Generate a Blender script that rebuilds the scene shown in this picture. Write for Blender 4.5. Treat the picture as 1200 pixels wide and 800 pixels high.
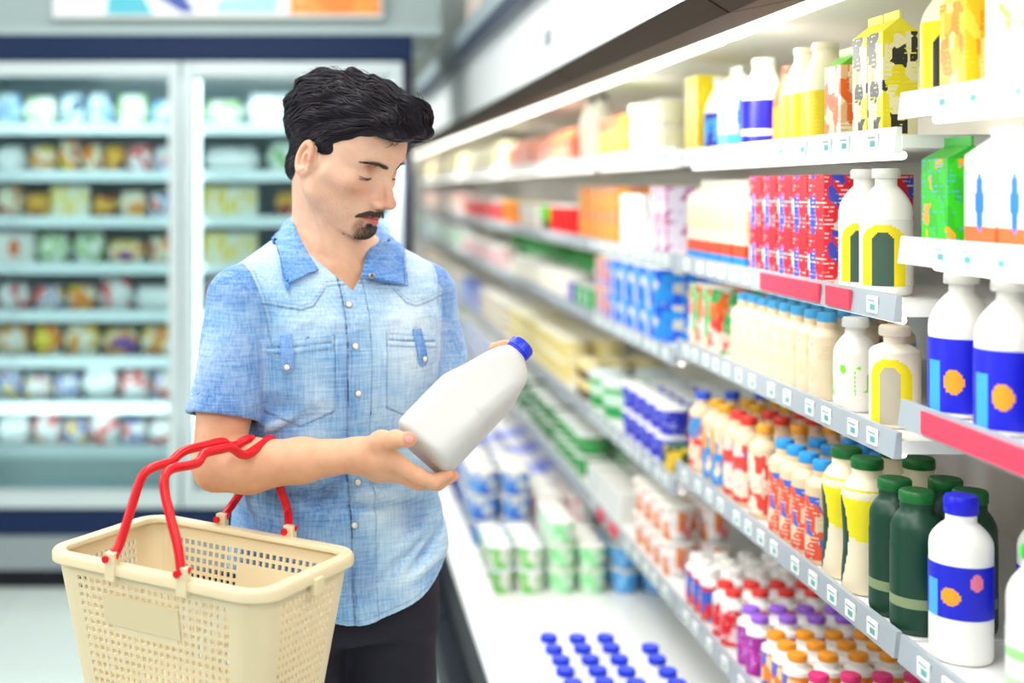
import bpy, bmesh, math, random
import numpy as np
from mathutils import Vector, Matrix
from mathutils.bvhtree import BVHTree

# ------------------------------------------------------------------ camera, world, lights, exposure
FPX, CX, CY, ZC = 1500.0, 385.0, 220.0, 1.57      # focal length in pixels, principal point, eye height
sc = bpy.context.scene
for o in list(bpy.data.objects):
    bpy.data.objects.remove(o)
COL = sc.collection

cam_d = bpy.data.cameras.new('camera')
cam = bpy.data.objects.new('camera', cam_d)
COL.objects.link(cam)
cam.location = (0, 0, ZC)
cam.rotation_euler = (math.pi / 2, 0, 0)
cam_d.sensor_width = 36.0
cam_d.lens = FPX / 1200 * 36.0
cam_d.shift_x = (600 - CX) / 1200
cam_d.shift_y = -(400 - CY) / 1200
cam_d.dof.use_dof = True
cam_d.dof.focus_distance = 2.03
cam_d.dof.aperture_fstop = 1.5
sc.camera = cam

sc.view_settings.view_transform = 'Standard'
sc.view_settings.look = 'None'
sc.view_settings.gamma = 1.0
sc.view_settings.use_curve_mapping = False
sc.view_settings.exposure = -0.3

world = bpy.data.worlds.new('world')
sc.world = world
world.use_nodes = True
bg = world.node_tree.nodes['Background']
bg.inputs[0].default_value = (0.93, 0.98, 1.0, 1)
bg.inputs[1].default_value = 0.50


def area_light(name, loc, target, sx, sy, power, color=(1, 1, 1)):
    d = bpy.data.lights.new(name, 'AREA')
    d.shape = 'RECTANGLE'
    d.size, d.size_y = sx, sy
    d.energy = power
    d.color = color
    o = bpy.data.objects.new(name, d)
    COL.objects.link(o)
    o.location = loc
    o.rotation_euler = (Vector(target) - Vector(loc)).to_track_quat('-Z', 'Y').to_euler()
    return o


area_light('ceiling_lamp_light_aisle', (-0.5, 2.6, 2.96), (-0.5, 2.6, 0), 0.6, 3.2, 62, (1, 0.99, 0.97))
area_light('front_fill_light', (-0.6, -0.6, 2.96), (-0.2, 1.6, 1.2), 2.6, 1.2, 80, (1, 0.98, 0.95))  # added front fill from behind the camera
area_light('aisle_end_fill_light', (-0.1, 6.6, 2.9), (0.3, 6.9, 0.8), 1.6, 2.2, 95, (1, 1, 0.97))  # unseen light added to brighten the far wall and aisle end
area_light('side_fill_light', (-2.8, 2.2, 2.7), (0.4, 2.4, 1.5), 1.2, 2.6, 95, (0.97, 0.99, 1))  # added fill from the left, brightens the canopy fascia


# ------------------------------------------------------------------ helpers
_mats = {}


def lin(c):
    return tuple((v / 12.92 if v <= 0.04045 else ((v + 0.055) / 1.055) ** 2.4) for v in c)


def hexc(h):
    h = h.lstrip('#')
    return lin(tuple(int(h[i:i + 2], 16) / 255 for i in (0, 2, 4)))


def mat(name, color, rough=0.45, metal=0.0, spec=0.5, bump=0.0, bump_scale=60, vary=0.0, vary_scale=6, sss=0.0, emit=0.0):
    """procedural material: principled surface with an optional noise bump and slight colour variation"""
    key = name
    if key in _mats:
        return _mats[key]
    m = bpy.data.materials.new(name)
    m.use_nodes = True
    nt = m.node_tree
    b = nt.nodes['Principled BSDF']
    if isinstance(color, str):
        color = hexc(color)
    b.inputs['Base Color'].default_value = (*color, 1)
    b.inputs['Roughness'].default_value = rough
    b.inputs['Metallic'].default_value = metal
    b.inputs['Specular IOR Level'].default_value = spec
    if sss:
        b.inputs['Subsurface Weight'].default_value = sss
        b.inputs['Subsurface Radius'].default_value = (0.012, 0.008, 0.006)
        b.inputs['Subsurface Scale'].default_value = 1.0
    if emit:
        b.inputs['Emission Color'].default_value = (*color, 1)
        b.inputs['Emission Strength'].default_value = emit
    if vary or bump:
        tc = nt.nodes.new('ShaderNodeTexCoord')
    if vary:
        n = nt.nodes.new('ShaderNodeTexNoise')
        n.inputs['Scale'].default_value = vary_scale
        n.inputs['Detail'].default_value = 4
        nt.links.new(tc.outputs['Object'], n.inputs['Vector'])
        mx = nt.nodes.new('ShaderNodeMix')
        mx.data_type = 'RGBA'
        mx.inputs[6].default_value = (*[c * (1 - vary) for c in color], 1)
        mx.inputs[7].default_value = (*[min(1, c * (1 + vary)) for c in color], 1)
        nt.links.new(n.outputs['Fac'], mx.inputs[0])
        nt.links.new(mx.outputs[2], b.inputs['Base Color'])
    if bump:
        n2 = nt.nodes.new('ShaderNodeTexNoise')
        n2.inputs['Scale'].default_value = bump_scale
        n2.inputs['Detail'].default_value = 3
        nt.links.new(tc.outputs['Object'], n2.inputs['Vector'])
        bp = nt.nodes.new('ShaderNodeBump')
        bp.inputs['Strength'].default_value = bump
        bp.inputs['Distance'].default_value = 0.004
        nt.links.new(n2.outputs['Fac'], bp.inputs['Height'])
        nt.links.new(bp.outputs['Normal'], b.inputs['Normal'])
    _mats[key] = m
    return m


def blotch(name, cols, scale=12, rough=0.35, detail=1.5, stretch=(1, 1, 1), shift=7.0):
    """printed packaging: flat colour patches from a noise field through a constant ramp"""
    if name in _mats:
        return _mats[name]
    m = bpy.data.materials.new(name)
    m.use_nodes = True
    nt = m.node_tree
    b = nt.nodes['Principled BSDF']
    b.inputs['Roughness'].default_value = rough
    tc = nt.nodes.new('ShaderNodeTexCoord')
    oi = nt.nodes.new('ShaderNodeObjectInfo')
    mp = nt.nodes.new('ShaderNodeVectorMath')
    mp.operation = 'MULTIPLY_ADD'
    mp.inputs[1].default_value = stretch
    comb = nt.nodes.new('ShaderNodeCombineXYZ')
    mul = nt.nodes.new('ShaderNodeMath')
    mul.operation = 'MULTIPLY'
    mul.inputs[1].default_value = shift
    nt.links.new(oi.outputs['Random'], mul.inputs[0])
    nt.links.new(mul.outputs[0], comb.inputs[0])
    nt.links.new(mul.outputs[0], comb.inputs[2])
    nt.links.new(tc.outputs['Object'], mp.inputs[0])
    nt.links.new(comb.outputs[0], mp.inputs[2])
    n = nt.nodes.new('ShaderNodeTexNoise')
    n.inputs['Scale'].default_value = scale
    n.inputs['Detail'].default_value = detail
    nt.links.new(mp.outputs[0], n.inputs['Vector'])
    r = nt.nodes.new('ShaderNodeValToRGB')
    r.color_ramp.interpolation = 'CONSTANT'
    els = r.color_ramp.elements
    k = len(cols)
    for i, c in enumerate(cols):
        p = 0.0 if i == 0 else 0.36 + 0.28 * (i - 1) / max(1, k - 2) if k > 2 else 0.5
        if i == 0:
            e = els[0]
            e.position = 0
        elif i == 1:
            e = els[1]
            e.position = p
        else:
            e = els.new(p)
        e.color = (*hexc(c), 1)
    nt.links.new(n.outputs['Fac'], r.inputs[0])
    nt.links.new(r.outputs[0], b.inputs['Base Color'])
    _mats[name] = m
    return m


def cells(name, cols, scale=30, stretch=(1, 1, 1), shift=(0, 0, 0)):
    """printed packaging: irregular flat blocks of a few inks over a ground colour"""
    if name in _mats:
        return _mats[name]
    m = bpy.data.materials.new(name)
    m.use_nodes = True
    nt = m.node_tree
    b = nt.nodes['Principled BSDF']
    b.inputs['Roughness'].default_value = 0.38
    tc = nt.nodes.new('ShaderNodeTexCoord')
    mp = nt.nodes.new('ShaderNodeMapping')
    mp.inputs['Scale'].default_value = stretch
    mp.inputs['Location'].default_value = shift
    mp.inputs['Rotation'].default_value = (0, 0, 0.5)
    nt.links.new(tc.outputs['Object'], mp.inputs['Vector'])
    v = nt.nodes.new('ShaderNodeTexVoronoi')
    v.distance = 'CHEBYCHEV'
    v.inputs['Scale'].default_value = scale
    v.inputs['Randomness'].default_value = 0.8
    nt.links.new(mp.outputs[0], v.inputs['Vector'])
    sp = nt.nodes.new('ShaderNodeSeparateColor')
    nt.links.new(v.outputs['Color'], sp.inputs[0])
    r = nt.nodes.new('ShaderNodeValToRGB')
    r.color_ramp.interpolation = 'CONSTANT'
    e = r.color_ramp.elements
    k = len(cols)
    w = [1.9] + [1.0] * (k - 1)
    acc = 0
    for i, c in enumerate(cols):
        el = e[i] if i < 2 else e.new(0.5)
        el.position = acc / sum(w)
        acc += w[i]
        el.color = (*hexc(c), 1)
    nt.links.new(sp.outputs[0], r.inputs[0])
    # fine print: thin broken lines
    wv = nt.nodes.new('ShaderNodeTexWave')
    wv.bands_direction = 'Z'
    wv.inputs['Scale'].default_value = 42
    wv.inputs['Distortion'].default_value = 0.0
    nt.links.new(tc.outputs['Object'], wv.inputs['Vector'])
    n = nt.nodes.new('ShaderNodeTexNoise')
    n.inputs['Scale'].default_value = 75
    nt.links.new(mp.outputs[0], n.inputs['Vector'])
    a = nt.nodes.new('ShaderNodeMath')
    a.operation = 'GREATER_THAN'
    a.inputs[1].default_value = 0.80
    nt.links.new(wv.outputs['Fac'], a.inputs[0])
    g = nt.nodes.new('ShaderNodeMath')
    g.operation = 'GREATER_THAN'
    g.inputs[1].default_value = 0.56
    nt.links.new(n.outputs['Fac'], g.inputs[0])
    ml = nt.nodes.new('ShaderNodeMath')
    ml.operation = 'MULTIPLY'
    nt.links.new(a.outputs[0], ml.inputs[0])
    nt.links.new(g.outputs[0], ml.inputs[1])
    mx = nt.nodes.new('ShaderNodeMix')
    mx.data_type = 'RGBA'
    mx.inputs[7].default_value = (*hexc(cols[-1]), 1)
    nt.links.new(ml.outputs[0], mx.inputs[0])
    nt.links.new(r.outputs[0], mx.inputs[6])
    nt.links.new(mx.outputs[2], b.inputs['Base Color'])
    _mats[name] = m
    return m


def pm(h, rough=0.38):
    """plain product plastic / print of one colour"""
    return mat('print_' + h.strip('#'), h, rough=rough, spec=0.45)


class MB:
    """collects shapes with material indices; build() links them as one mesh object"""
    def __init__(s):
        s.v, s.f, s.m, s.mats = [], [], [], []

    def mi(s, m):
        if m not in s.mats:
            s.mats.append(m)
        return s.mats.index(m)

    def add(s, vs, fs, m):
        o = len(s.v)
        s.v += [tuple(map(float, p)) for p in vs]
        i = s.mi(m)
        for f in fs:
            s.f.append(tuple(k + o for k in f))
            s.m.append(i)

    def box(s, a, b, m, ch=0.0):
        x0, y0, z0 = a
        x1, y1, z1 = b
        if ch <= 0:
            vs = [(x, y, z) for z in (z0, z1) for y in (y0, y1) for x in (x0, x1)]
            s.add(vs, [(0, 2, 3, 1), (4, 5, 7, 6), (0, 1, 5, 4), (2, 6, 7, 3), (0, 4, 6, 2), (1, 3, 7, 5)], m)
            return
        bm = bmesh.new()
        bmesh.ops.create_cube(bm, size=1)
        for v in bm.verts:
            v.co = Vector(((x0 + x1) / 2 + v.co.x * (x1 - x0), (y0 + y1) / 2 + v.co.y * (y1 - y0), (z0 + z1) / 2 + v.co.z * (z1 - z0)))
        bmesh.ops.bevel(bm, geom=bm.edges[:], offset=ch, segments=2, profile=0.6, affect='EDGES')
        bm.verts.ensure_lookup_table()
        s.add([v.co[:] for v in bm.verts], [[v.index for v in f.verts] for f in bm.faces], m)
        bm.free()

    def prism(s, poly, y0, y1, m):
        """an (x, z) outline run along y"""
        n = len(poly)
        vs = [(x, y0, z) for x, z in poly] + [(x, y1, z) for x, z in poly]
        fs = [(i, (i + 1) % n, n + (i + 1) % n, n + i) for i in range(n)]
        fs += [tuple(range(n - 1, -1, -1)), tuple(range(n, 2 * n))]
        s.add(vs, fs, m)

    def rings(s, rings, m, cap0=True, cap1=True, closed=True):
        n = len(rings[0])
        vs = [p for r in rings for p in r]
        fs = []
        for j in range(len(rings) - 1):
            for i in range(n if closed else n - 1):
                k = (i + 1) % n
                fs.append((j * n + i, j * n + k, (j + 1) * n + k, (j + 1) * n + i))
        if cap0:
            fs.append(tuple(range(n - 1, -1, -1)))
        if cap1:
            fs.append(tuple((len(rings) - 1) * n + i for i in range(n)))
        s.add(vs, fs, m)

    def lathe(s, prof, m, n=20, c=(0, 0), cap0=True, cap1=True, sq=2.0, a0=0.0):
        """profile [(r, z)] turned about z; sq > 2 makes the section a rounded square"""
        rs = []
        for r, z in prof:
            ring = []
            for i in range(n):
                a = a0 + 2 * math.pi * i / n
                ca, sa = math.cos(a), math.sin(a)
                k = 1.0 if sq == 2 else 1 / (abs(ca) ** sq + abs(sa) ** sq) ** (1 / sq)
                ring.append((c[0] + r * k * ca, c[1] + r * k * sa, z))
            rs.append(ring)
        s.rings(rs, m, cap0, cap1)

    def tube(s, path, r, m, n=8, caps=True, flat=1.0, up=None):
        path = [Vector(p) for p in path]
        rs = r if hasattr(r, '__len__') else [r] * len(path)
        t = (path[1] - path[0]).normalized()
        ref = Vector(up) if up else (Vector((0, 0, 1)) if abs(t.z) < 0.9 else Vector((1, 0, 0)))
        rings = []
        for i, p in enumerate(path):
            if i == 0:
                d = path[1] - path[0]
            elif i == len(path) - 1:
                d = path[-1] - path[-2]
            else:
                d = (path[i + 1] - path[i]).normalized() + (path[i] - path[i - 1]).normalized()
            d.normalize()
            u = ref - d * ref.dot(d)
            if u.length < 1e-5:
                u = d.orthogonal()
            u.normalize()
            ref = u if up is None else ref
            w = d.cross(u)
            rings.append([p + u * (rs[i] * math.cos(2 * math.pi * k / n)) * flat + w * (rs[i] * math.sin(2 * math.pi * k / n)) for k in range(n)])
        s.rings(rings, m, caps, caps)

    def build(s, name, parent=None, smooth=False, loc=None, angle=None):
        me = bpy.data.meshes.new(name)
        me.from_pydata(s.v, [], s.f)
        for m in s.mats:
            me.materials.append(m)
        if len(s.mats) > 1:
            me.polygons.foreach_set('material_index', s.m)
        if smooth:
            me.polygons.foreach_set('use_smooth', [True] * len(me.polygons))
            if angle is not None:
                me.set_sharp_from_angle(angle=math.radians(angle))
        me.update()
        o = bpy.data.objects.new(name, me)
        COL.objects.link(o)
        if parent:
            o.parent = parent
        if loc is not None:
            o.location = loc
        return o


def empty(name, loc=(0, 0, 0), rz=0.0):
    o = bpy.data.objects.new(name, None)
    o.empty_display_size = 0.1
    COL.objects.link(o)
    o.location = loc
    o.rotation_euler = (0, 0, rz)
    return o


def tag(o, label=None, cat=None, group=None, kind=None):
    if label:
        o['label'] = label
    if cat:
        o['category'] = cat
    if group:
        o['group'] = group
    if kind:
        o['kind'] = kind
    return o


def struct(mb, name, smooth=False):
    return tag(mb.build(name, smooth=smooth), kind='structure')


def dup(o, parent=None):
    c = o.copy()
    COL.objects.link(c)
    if parent is not None:
        c.parent = parent
    for ch in o.children:
        dup(ch, c)
    return c


def P(x, y, Y):
    """the place at depth Y that the photograph shows at pixel (x, y)"""
    return Vector(((x - CX) * Y / FPX, Y, ZC - (y - CY) * Y / FPX))


def smooth_path(pts, n=6):
    """Catmull-Rom through points"""
    pts = [Vector(p) for p in pts]
    q = [pts[0]] + pts + [pts[-1]]
    out = []
    for i in range(1, len(q) - 2):
        for k in range(n):
            t = k / n
            a, b, c, d = q[i - 1], q[i], q[i + 1], q[i + 2]
            out.append(0.5 * ((2 * b) + (c - a) * t + (2 * a - 5 * b + 4 * c - d) * t * t + (3 * b - a - 3 * c + d) * t ** 3))
    out.append(pts[-1])
    return out


ORD = ['first', 'second', 'third', 'fourth', 'fifth', 'sixth', 'seventh', 'eighth', 'ninth', 'tenth', 'eleventh', 'twelfth', 'thirteenth',
       'fourteenth', 'fifteenth', 'sixteenth', 'seventeenth', 'eighteenth', 'nineteenth', 'twentieth']
ORD += ['twenty-' + w for w in ORD[:9]] + ['thirtieth'] + ['thirty-' + w for w in ORD[:9]] + ['fortieth']
# ------------------------------------------------------------------ the room
YF = 5.0                                            # front plane of the freezer


def tile_material():
    m = bpy.data.materials.new('floor_tiles')
    m.use_nodes = True
    nt = m.node_tree
    b = nt.nodes['Principled BSDF']
    tc = nt.nodes.new('ShaderNodeTexCoord')
    br = nt.nodes.new('ShaderNodeTexBrick')
    br.offset = 0.0
    br.inputs['Color1'].default_value = (0.70, 0.80, 0.76, 1)
    br.inputs['Color2'].default_value = (0.74, 0.83, 0.79, 1)
    br.inputs['Mortar'].default_value = (0.60, 0.70, 0.67, 1)
    br.inputs['Scale'].default_value = 1.0
    br.inputs['Mortar Size'].default_value = 0.004
    br.inputs['Brick Width'].default_value = 0.6
    br.inputs['Row Height'].default_value = 0.6
    nt.links.new(tc.outputs['Object'], br.inputs['Vector'])
    nt.links.new(br.outputs['Color'], b.inputs['Base Color'])
    b.inputs['Roughness'].default_value = 0.22
    return m


f = MB()
f.box((-4, -2.5, -0.1), (3, 13.3, 0), tile_material())
struct(f, 'floor')
f = MB()
f.box((-4, -2.5, 3.0), (3, 13.3, 3.1), mat('ceiling_paint', (0.8, 0.82, 0.82), 0.8, bump=0.1))
struct(f, 'ceiling')
f = MB()
f.box((1.40, -2.5, 0), (1.5, 13.3, 3.0), mat('wall_paint_right', (0.85, 0.86, 0.84), 0.7, bump=0.1))
struct(f, 'wall_right')
f = MB()
f.box((-4, 13.0, 0), (1.4, 13.1, 3.0), mat('wall_paint_far', (0.84, 0.88, 0.84), 0.7, bump=0.1))
struct(f, 'wall_far')
f = MB()
f.box((-4, YF + 0.02, 2.185), (0.44, YF + 0.95, 3.0), mat('bulkhead_paint', (0.36, 0.45, 0.44), 0.6, bump=0.08))
struct(f, 'wall_above_freezer')
f = MB()
f.box((-4, YF + 0.004, 2.17), (0.44, YF + 0.02, 2.20), mat('bulkhead_trim', (0.42, 0.53, 0.53), 0.5))
struct(f, 'trim_1')

# the advertising panel over the freezer
pt = empty('advertising_panel', (0, YF - 0.035, 2.23))
tag(pt, 'white and orange advertising panel on the wall above the freezer doors', 'sign')
W = pm('f4f7f6')
f = MB()
f.box((-1.07, 0, 0), (0.21, 0.05, 0.42), mat('panel_edge', (0.8, 0.82, 0.8), 0.4))
f.build('backing', pt)
f = MB()
f.box((-1.06, -0.004, 0.012), (-0.15, 0, 0.41), W)
f.build('white_sheet', pt)


def flat_poly(pts, y, m, t=0.003):
    g = MB()
    n = len(pts)
    vs = [(x, y, z) for x, z in pts] + [(x, y - t, z) for x, z in pts]
    g.add(vs, [tuple(range(n)), tuple(range(2 * n - 1, n - 1, -1))] + [(i, n + i, n + (i + 1) % n, (i + 1) % n) for i in range(n)], m)
    return g


flat_poly([(-0.86, 0.012), (-0.68, 0.012), (-0.74, 0.12), (-0.78, 0.3), (-0.83, 0.3)], -0.004, pm('57bfd0')).build('printed_shape', pt)
flat_poly([(-0.70, 0.1), (-0.57, 0.02), (-0.52, 0.02), (-0.60, 0.16), (-0.72, 0.3)], -0.0045, pm('3f56a8')).build('printed_shape', pt)
flat_poly([(-0.44, 0.02), (-0.20, 0.02), (-0.2, 0.09), (-0.42, 0.07)], -0.004, pm('a9e2df')).build('printed_shape', pt)
flat_poly([(-0.36, 0.1), (-0.18, 0.11), (-0.18, 0.3), (-0.34, 0.28)], -0.004, pm('c6efee')).build('printed_shape', pt)
f = MB()
f.box((-0.15, -0.004, 0.012), (0.2, 0, 0.41), blotch('orange_print', ['f7c27f', 'f39b3f', 'ef8628', 'f8d3a8'], 5, detail=0.6))
f.build('orange_sheet', pt)

# ------------------------------------------------------------------ the freezer with glass doors
NAVY = mat('freezer_frame_navy', (0.008, 0.022, 0.075), 0.5, spec=0.2, bump=0.02)
DARK = mat('freezer_frame_dark', (0.012, 0.012, 0.018), 0.5, spec=0.2, bump=0.02)
ALU = mat('door_aluminium', (0.60, 0.69, 0.69), 0.35, metal=0.1)
FWHITE = mat('freezer_liner', (0.34, 0.50, 0.53), 0.5, bump=0.03)
FSHELF = mat('freezer_shelf_white', (0.78, 0.88, 0.90), 0.4)


def fx(x):
    return (x - CX) / 300.0


def fz(y):
    return ZC - (y - CY) / 300.0


gm = bpy.data.materials.new('door_glass')
gm.use_nodes = True
nt = gm.node_tree
nt.nodes.remove(nt.nodes['Principled BSDF'])
tr = nt.nodes.new('ShaderNodeBsdfTransparent')
tr.inputs[0].default_value = (0.90, 0.98, 0.98, 1)
gl = nt.nodes.new('ShaderNodeBsdfGlossy')
gl.inputs['Roughness'].default_value = 0.06
gl.inputs['Color'].default_value = (0.9, 1, 1, 1)
mxs = nt.nodes.new('ShaderNodeMixShader')
lw = nt.nodes.new('ShaderNodeFresnel')
lw.inputs[0].default_value = 1.45
nt.links.new(lw.outputs[0], mxs.inputs[0])
nt.links.new(tr.outputs[0], mxs.inputs[1])
nt.links.new(gl.outputs[0], mxs.inputs[2])
nt.links.new(mxs.outputs[0], nt.nodes['Material Output'].inputs[0])

fr = empty('display_freezer', (0, YF, 0))
tag(fr, 'tall upright display freezer with dark frame and two glass doors', 'freezer')
XL, XR = -1.52, fx(484)
DL = [(-1.425, fx(211.5)), (fx(214), fx(471))]
g = MB()
g.box((XL, 0, fz(71.5)), (XR, 0.16, fz(40)), NAVY, 0.006)
g.build('top_frame', fr)
g = MB()
g.box((fx(472), 0, fz(597)), (XR, 0.16, fz(71.5)), DARK, 0.006)
g.build('side_frame', fr)
g = MB()
g.box((fx(471.2), -0.006, fz(590)), (fx(474), 0.01, fz(74)), mat('frame_blue_edge', (0.16, 0.18, 0.32), 0.3))
g.build('side_trim', fr)
g = MB()
g.box((XL, 0, fz(597)), (-1.43, 0.16, fz(71.5)), DARK, 0.006)
g.build('side_frame', fr)
g = MB()
g.box((XL, -0.01, fz(627)), (XR, 0.16, fz(596)), NAVY, 0.006)
g.build('lower_rail', fr)
g = MB()
g.box((XL, 0.0, fz(668)), (XR, 0.14, fz(627)), mat('kick_steel', (0.36, 0.40, 0.42), 0.3, metal=0.6, bump=0.03), 0.004)
g.build('kick_panel', fr)
g = MB()
g.box((XL, 0.03, 0), (XR, 0.14, fz(668)), DARK, 0.003)
g.build('base', fr)
g = MB()
g.box((XL, 0.16, 0), (XL + 0.05, 0.9, 2.17), FWHITE)
g.box((XR - 0.05, 0.16, 0), (XR, 0.9, 2.17), FWHITE)
g.box((XL + 0.05, 0.85, 0), (XR - 0.05, 0.9, 2.17), FWHITE)
g.box((XL + 0.05, 0.16, fz(60)), (XR - 0.05, 0.85, 2.17), FWHITE)
g.box((XL + 0.05, 0.16, 0.1), (XR - 0.05, 0.85, fz(575)), FWHITE)
g.build('cabinet_liner', fr)
g = MB()
g.box((fx(205), 0.16, fz(596)), (fx(221), 0.2, fz(72)), FWHITE)
g.build('centre_mullion', fr)
for (a, b) in DL:
    d = MB()
    t, w = fz(73), 0.045
    z0 = fz(594)
    d.box((a, -0.02, z0), (a + w, 0.035, t), ALU, 0.006)
    d.box((b - w, -0.02, z0), (b, 0.035, t), ALU, 0.006)
    d.box((a + w, -0.02, t - 0.055), (b - w, 0.035, t), ALU, 0.006)
    d.box((a + w, -0.02, z0), (b - w, 0.035, z0 + 0.07), ALU, 0.006)
    do = d.build('door', fr)
    p = MB()
    p.box((a + w, 0.0, z0 + 0.07), (b - w, 0.006, t - 0.055), gm)
    p.build('glass_pane', do)
    gk = MB()
    gk.box((a + w - 0.004, -0.024, z0 + 0.066), (b - w + 0.004, -0.018, z0 + 0.078), mat('door_gasket', (0.45, 0.55, 0.56), 0.6))
    gk.build('gasket', do)
FSH = [150, 207, 263, 320, 378, 434, 490]
for y in FSH + [545]:
    s = MB()
    z = fz(y - 6)
    s.box((-1.41, 0.22, z - 0.03), (fx(466), 0.82, z), FSHELF)
    s.box((-1.41, 0.20, z - 0.036), (fx(466), 0.222, z + 0.008), mat('freezer_price_rail', (0.82, 0.93, 0.95), 0.3), 0.003)
    s.build('shelf', fr)
s = MB()
gv = mat('grille_grey', (0.60, 0.72, 0.72), 0.5)
s.box((-1.41, 0.205, fz(575)), (fx(466), 0.21, fz(549)), mat('grille_back', (0.35, 0.45, 0.45), 0.6))
for i in range(140):
    x = -1.405 + i * 0.012
    if x < fx(465):
        s.box((x, 0.195, fz(574)), (x + 0.006, 0.205, fz(551)), gv)
s.build('vent_grille', fr)
for x in (-1.395, fx(206), fx(226), fx(462)):
    s = MB()
    s.box((x - 0.012, 0.17, fz(540)), (x + 0.012, 0.195, fz(90)), mat('freezer_tube', (0.9, 0.98, 1.0), 0.3, emit=2.6))
    s.build('light_tube', fr)
for x, tx in ((-1.0, -1.0), (-0.12, -0.12)):
    l = area_light('freezer_light', (x, YF + 0.12, 2.0), (tx, YF + 0.5, 0.9), 0.8, 0.08, 3.0, (0.93, 0.98, 1))
    l = area_light('freezer_light', (x, YF + 0.1, 0.62), (tx, YF + 0.6, 1.4), 0.8, 0.06, 2.2, (0.93, 0.98, 1))
# ------------------------------------------------------------------ the open dairy cooler along the right side
XS = 0.85                                           # front edge of the shelves
XB = 1.32                                           # back panel
CWHITE = mat('cooler_white', (0.86, 0.87, 0.86), 0.35, bump=0.02)
CSHELF = mat('cooler_shelf_white', (0.88, 0.88, 0.86), 0.35)
RAIL = mat('price_rail_grey', (0.36, 0.40, 0.44), 0.35, bump=0.05, bump_scale=80)
RAILW = mat('price_rail_pale', (0.82, 0.82, 0.83), 0.35)
CBACK = mat('cooler_back', (0.86, 0.84, 0.76), 0.4)
BRONZE = mat('canopy_bronze', (0.055, 0.032, 0.018), 0.6, spec=0.15, bump=0.03)
FASCIA = mat('fascia_white', (0.93, 0.94, 0.94), 0.4)
KICK = mat('cooler_kick_black', (0.010, 0.011, 0.022), 0.5, spec=0.2)
LAMP = mat('cooler_lamp', (1.0, 0.97, 0.88), 0.4, emit=5.0)
LAMP2 = mat('shelf_lamp', (1.0, 0.97, 0.88), 0.4, emit=2.2)
TAGW = pm('f3f3ee')
TAGT = pm('5fa9a6')
TAGR = mat('tag_red', (0.80, 0.045, 0.10), 0.4)
TAGP = pm('e7b9c2')

BAYS = {'near': (1.00, 1.912), 'middle': (1.922, 3.143), 'third': (3.153, 4.205), 'far': (4.215, 5.50), 'last': (5.51, 7.3), 'distant': (7.31, 9.5), 'endmost': (9.51, 12.2)}
SHELVES = {                                        # middle of the price rail above or below eye level
    'near': {'T': 0.122, 'A': -0.092, 'B': -0.335, 'C': -0.687, 'D': -1.020},
    'middle': {'T': 0.072, 'A': -0.182, 'B': -0.388, 'C': -0.687, 'D': -1.020},
    'third': {'T': 0.082, 'A': -0.182, 'B': -0.418, 'C': -0.737, 'D': -1.020},
    'far': {'T': 0.082, 'A': -0.182, 'B': -0.418, 'C': -0.737, 'D': -1.020},
    'last': {'T': 0.082, 'A': -0.182, 'B': -0.418, 'C': -0.737, 'D': -1.020},
    'distant': {'T': 0.082, 'A': -0.182, 'B': -0.418, 'C': -0.737, 'D': -1.020},
    'endmost': {'T': 0.082, 'A': -0.182, 'B': -0.418, 'C': -0.737, 'D': -1.020},
}
RIMZ, DECKZ = ZC - 1.15, ZC - 1.265
TOPS = {}


def shelf_top(bay, s):
    return DECKZ if s == 'K' else ZC + SHELVES[bay][s] + 0.008


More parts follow.
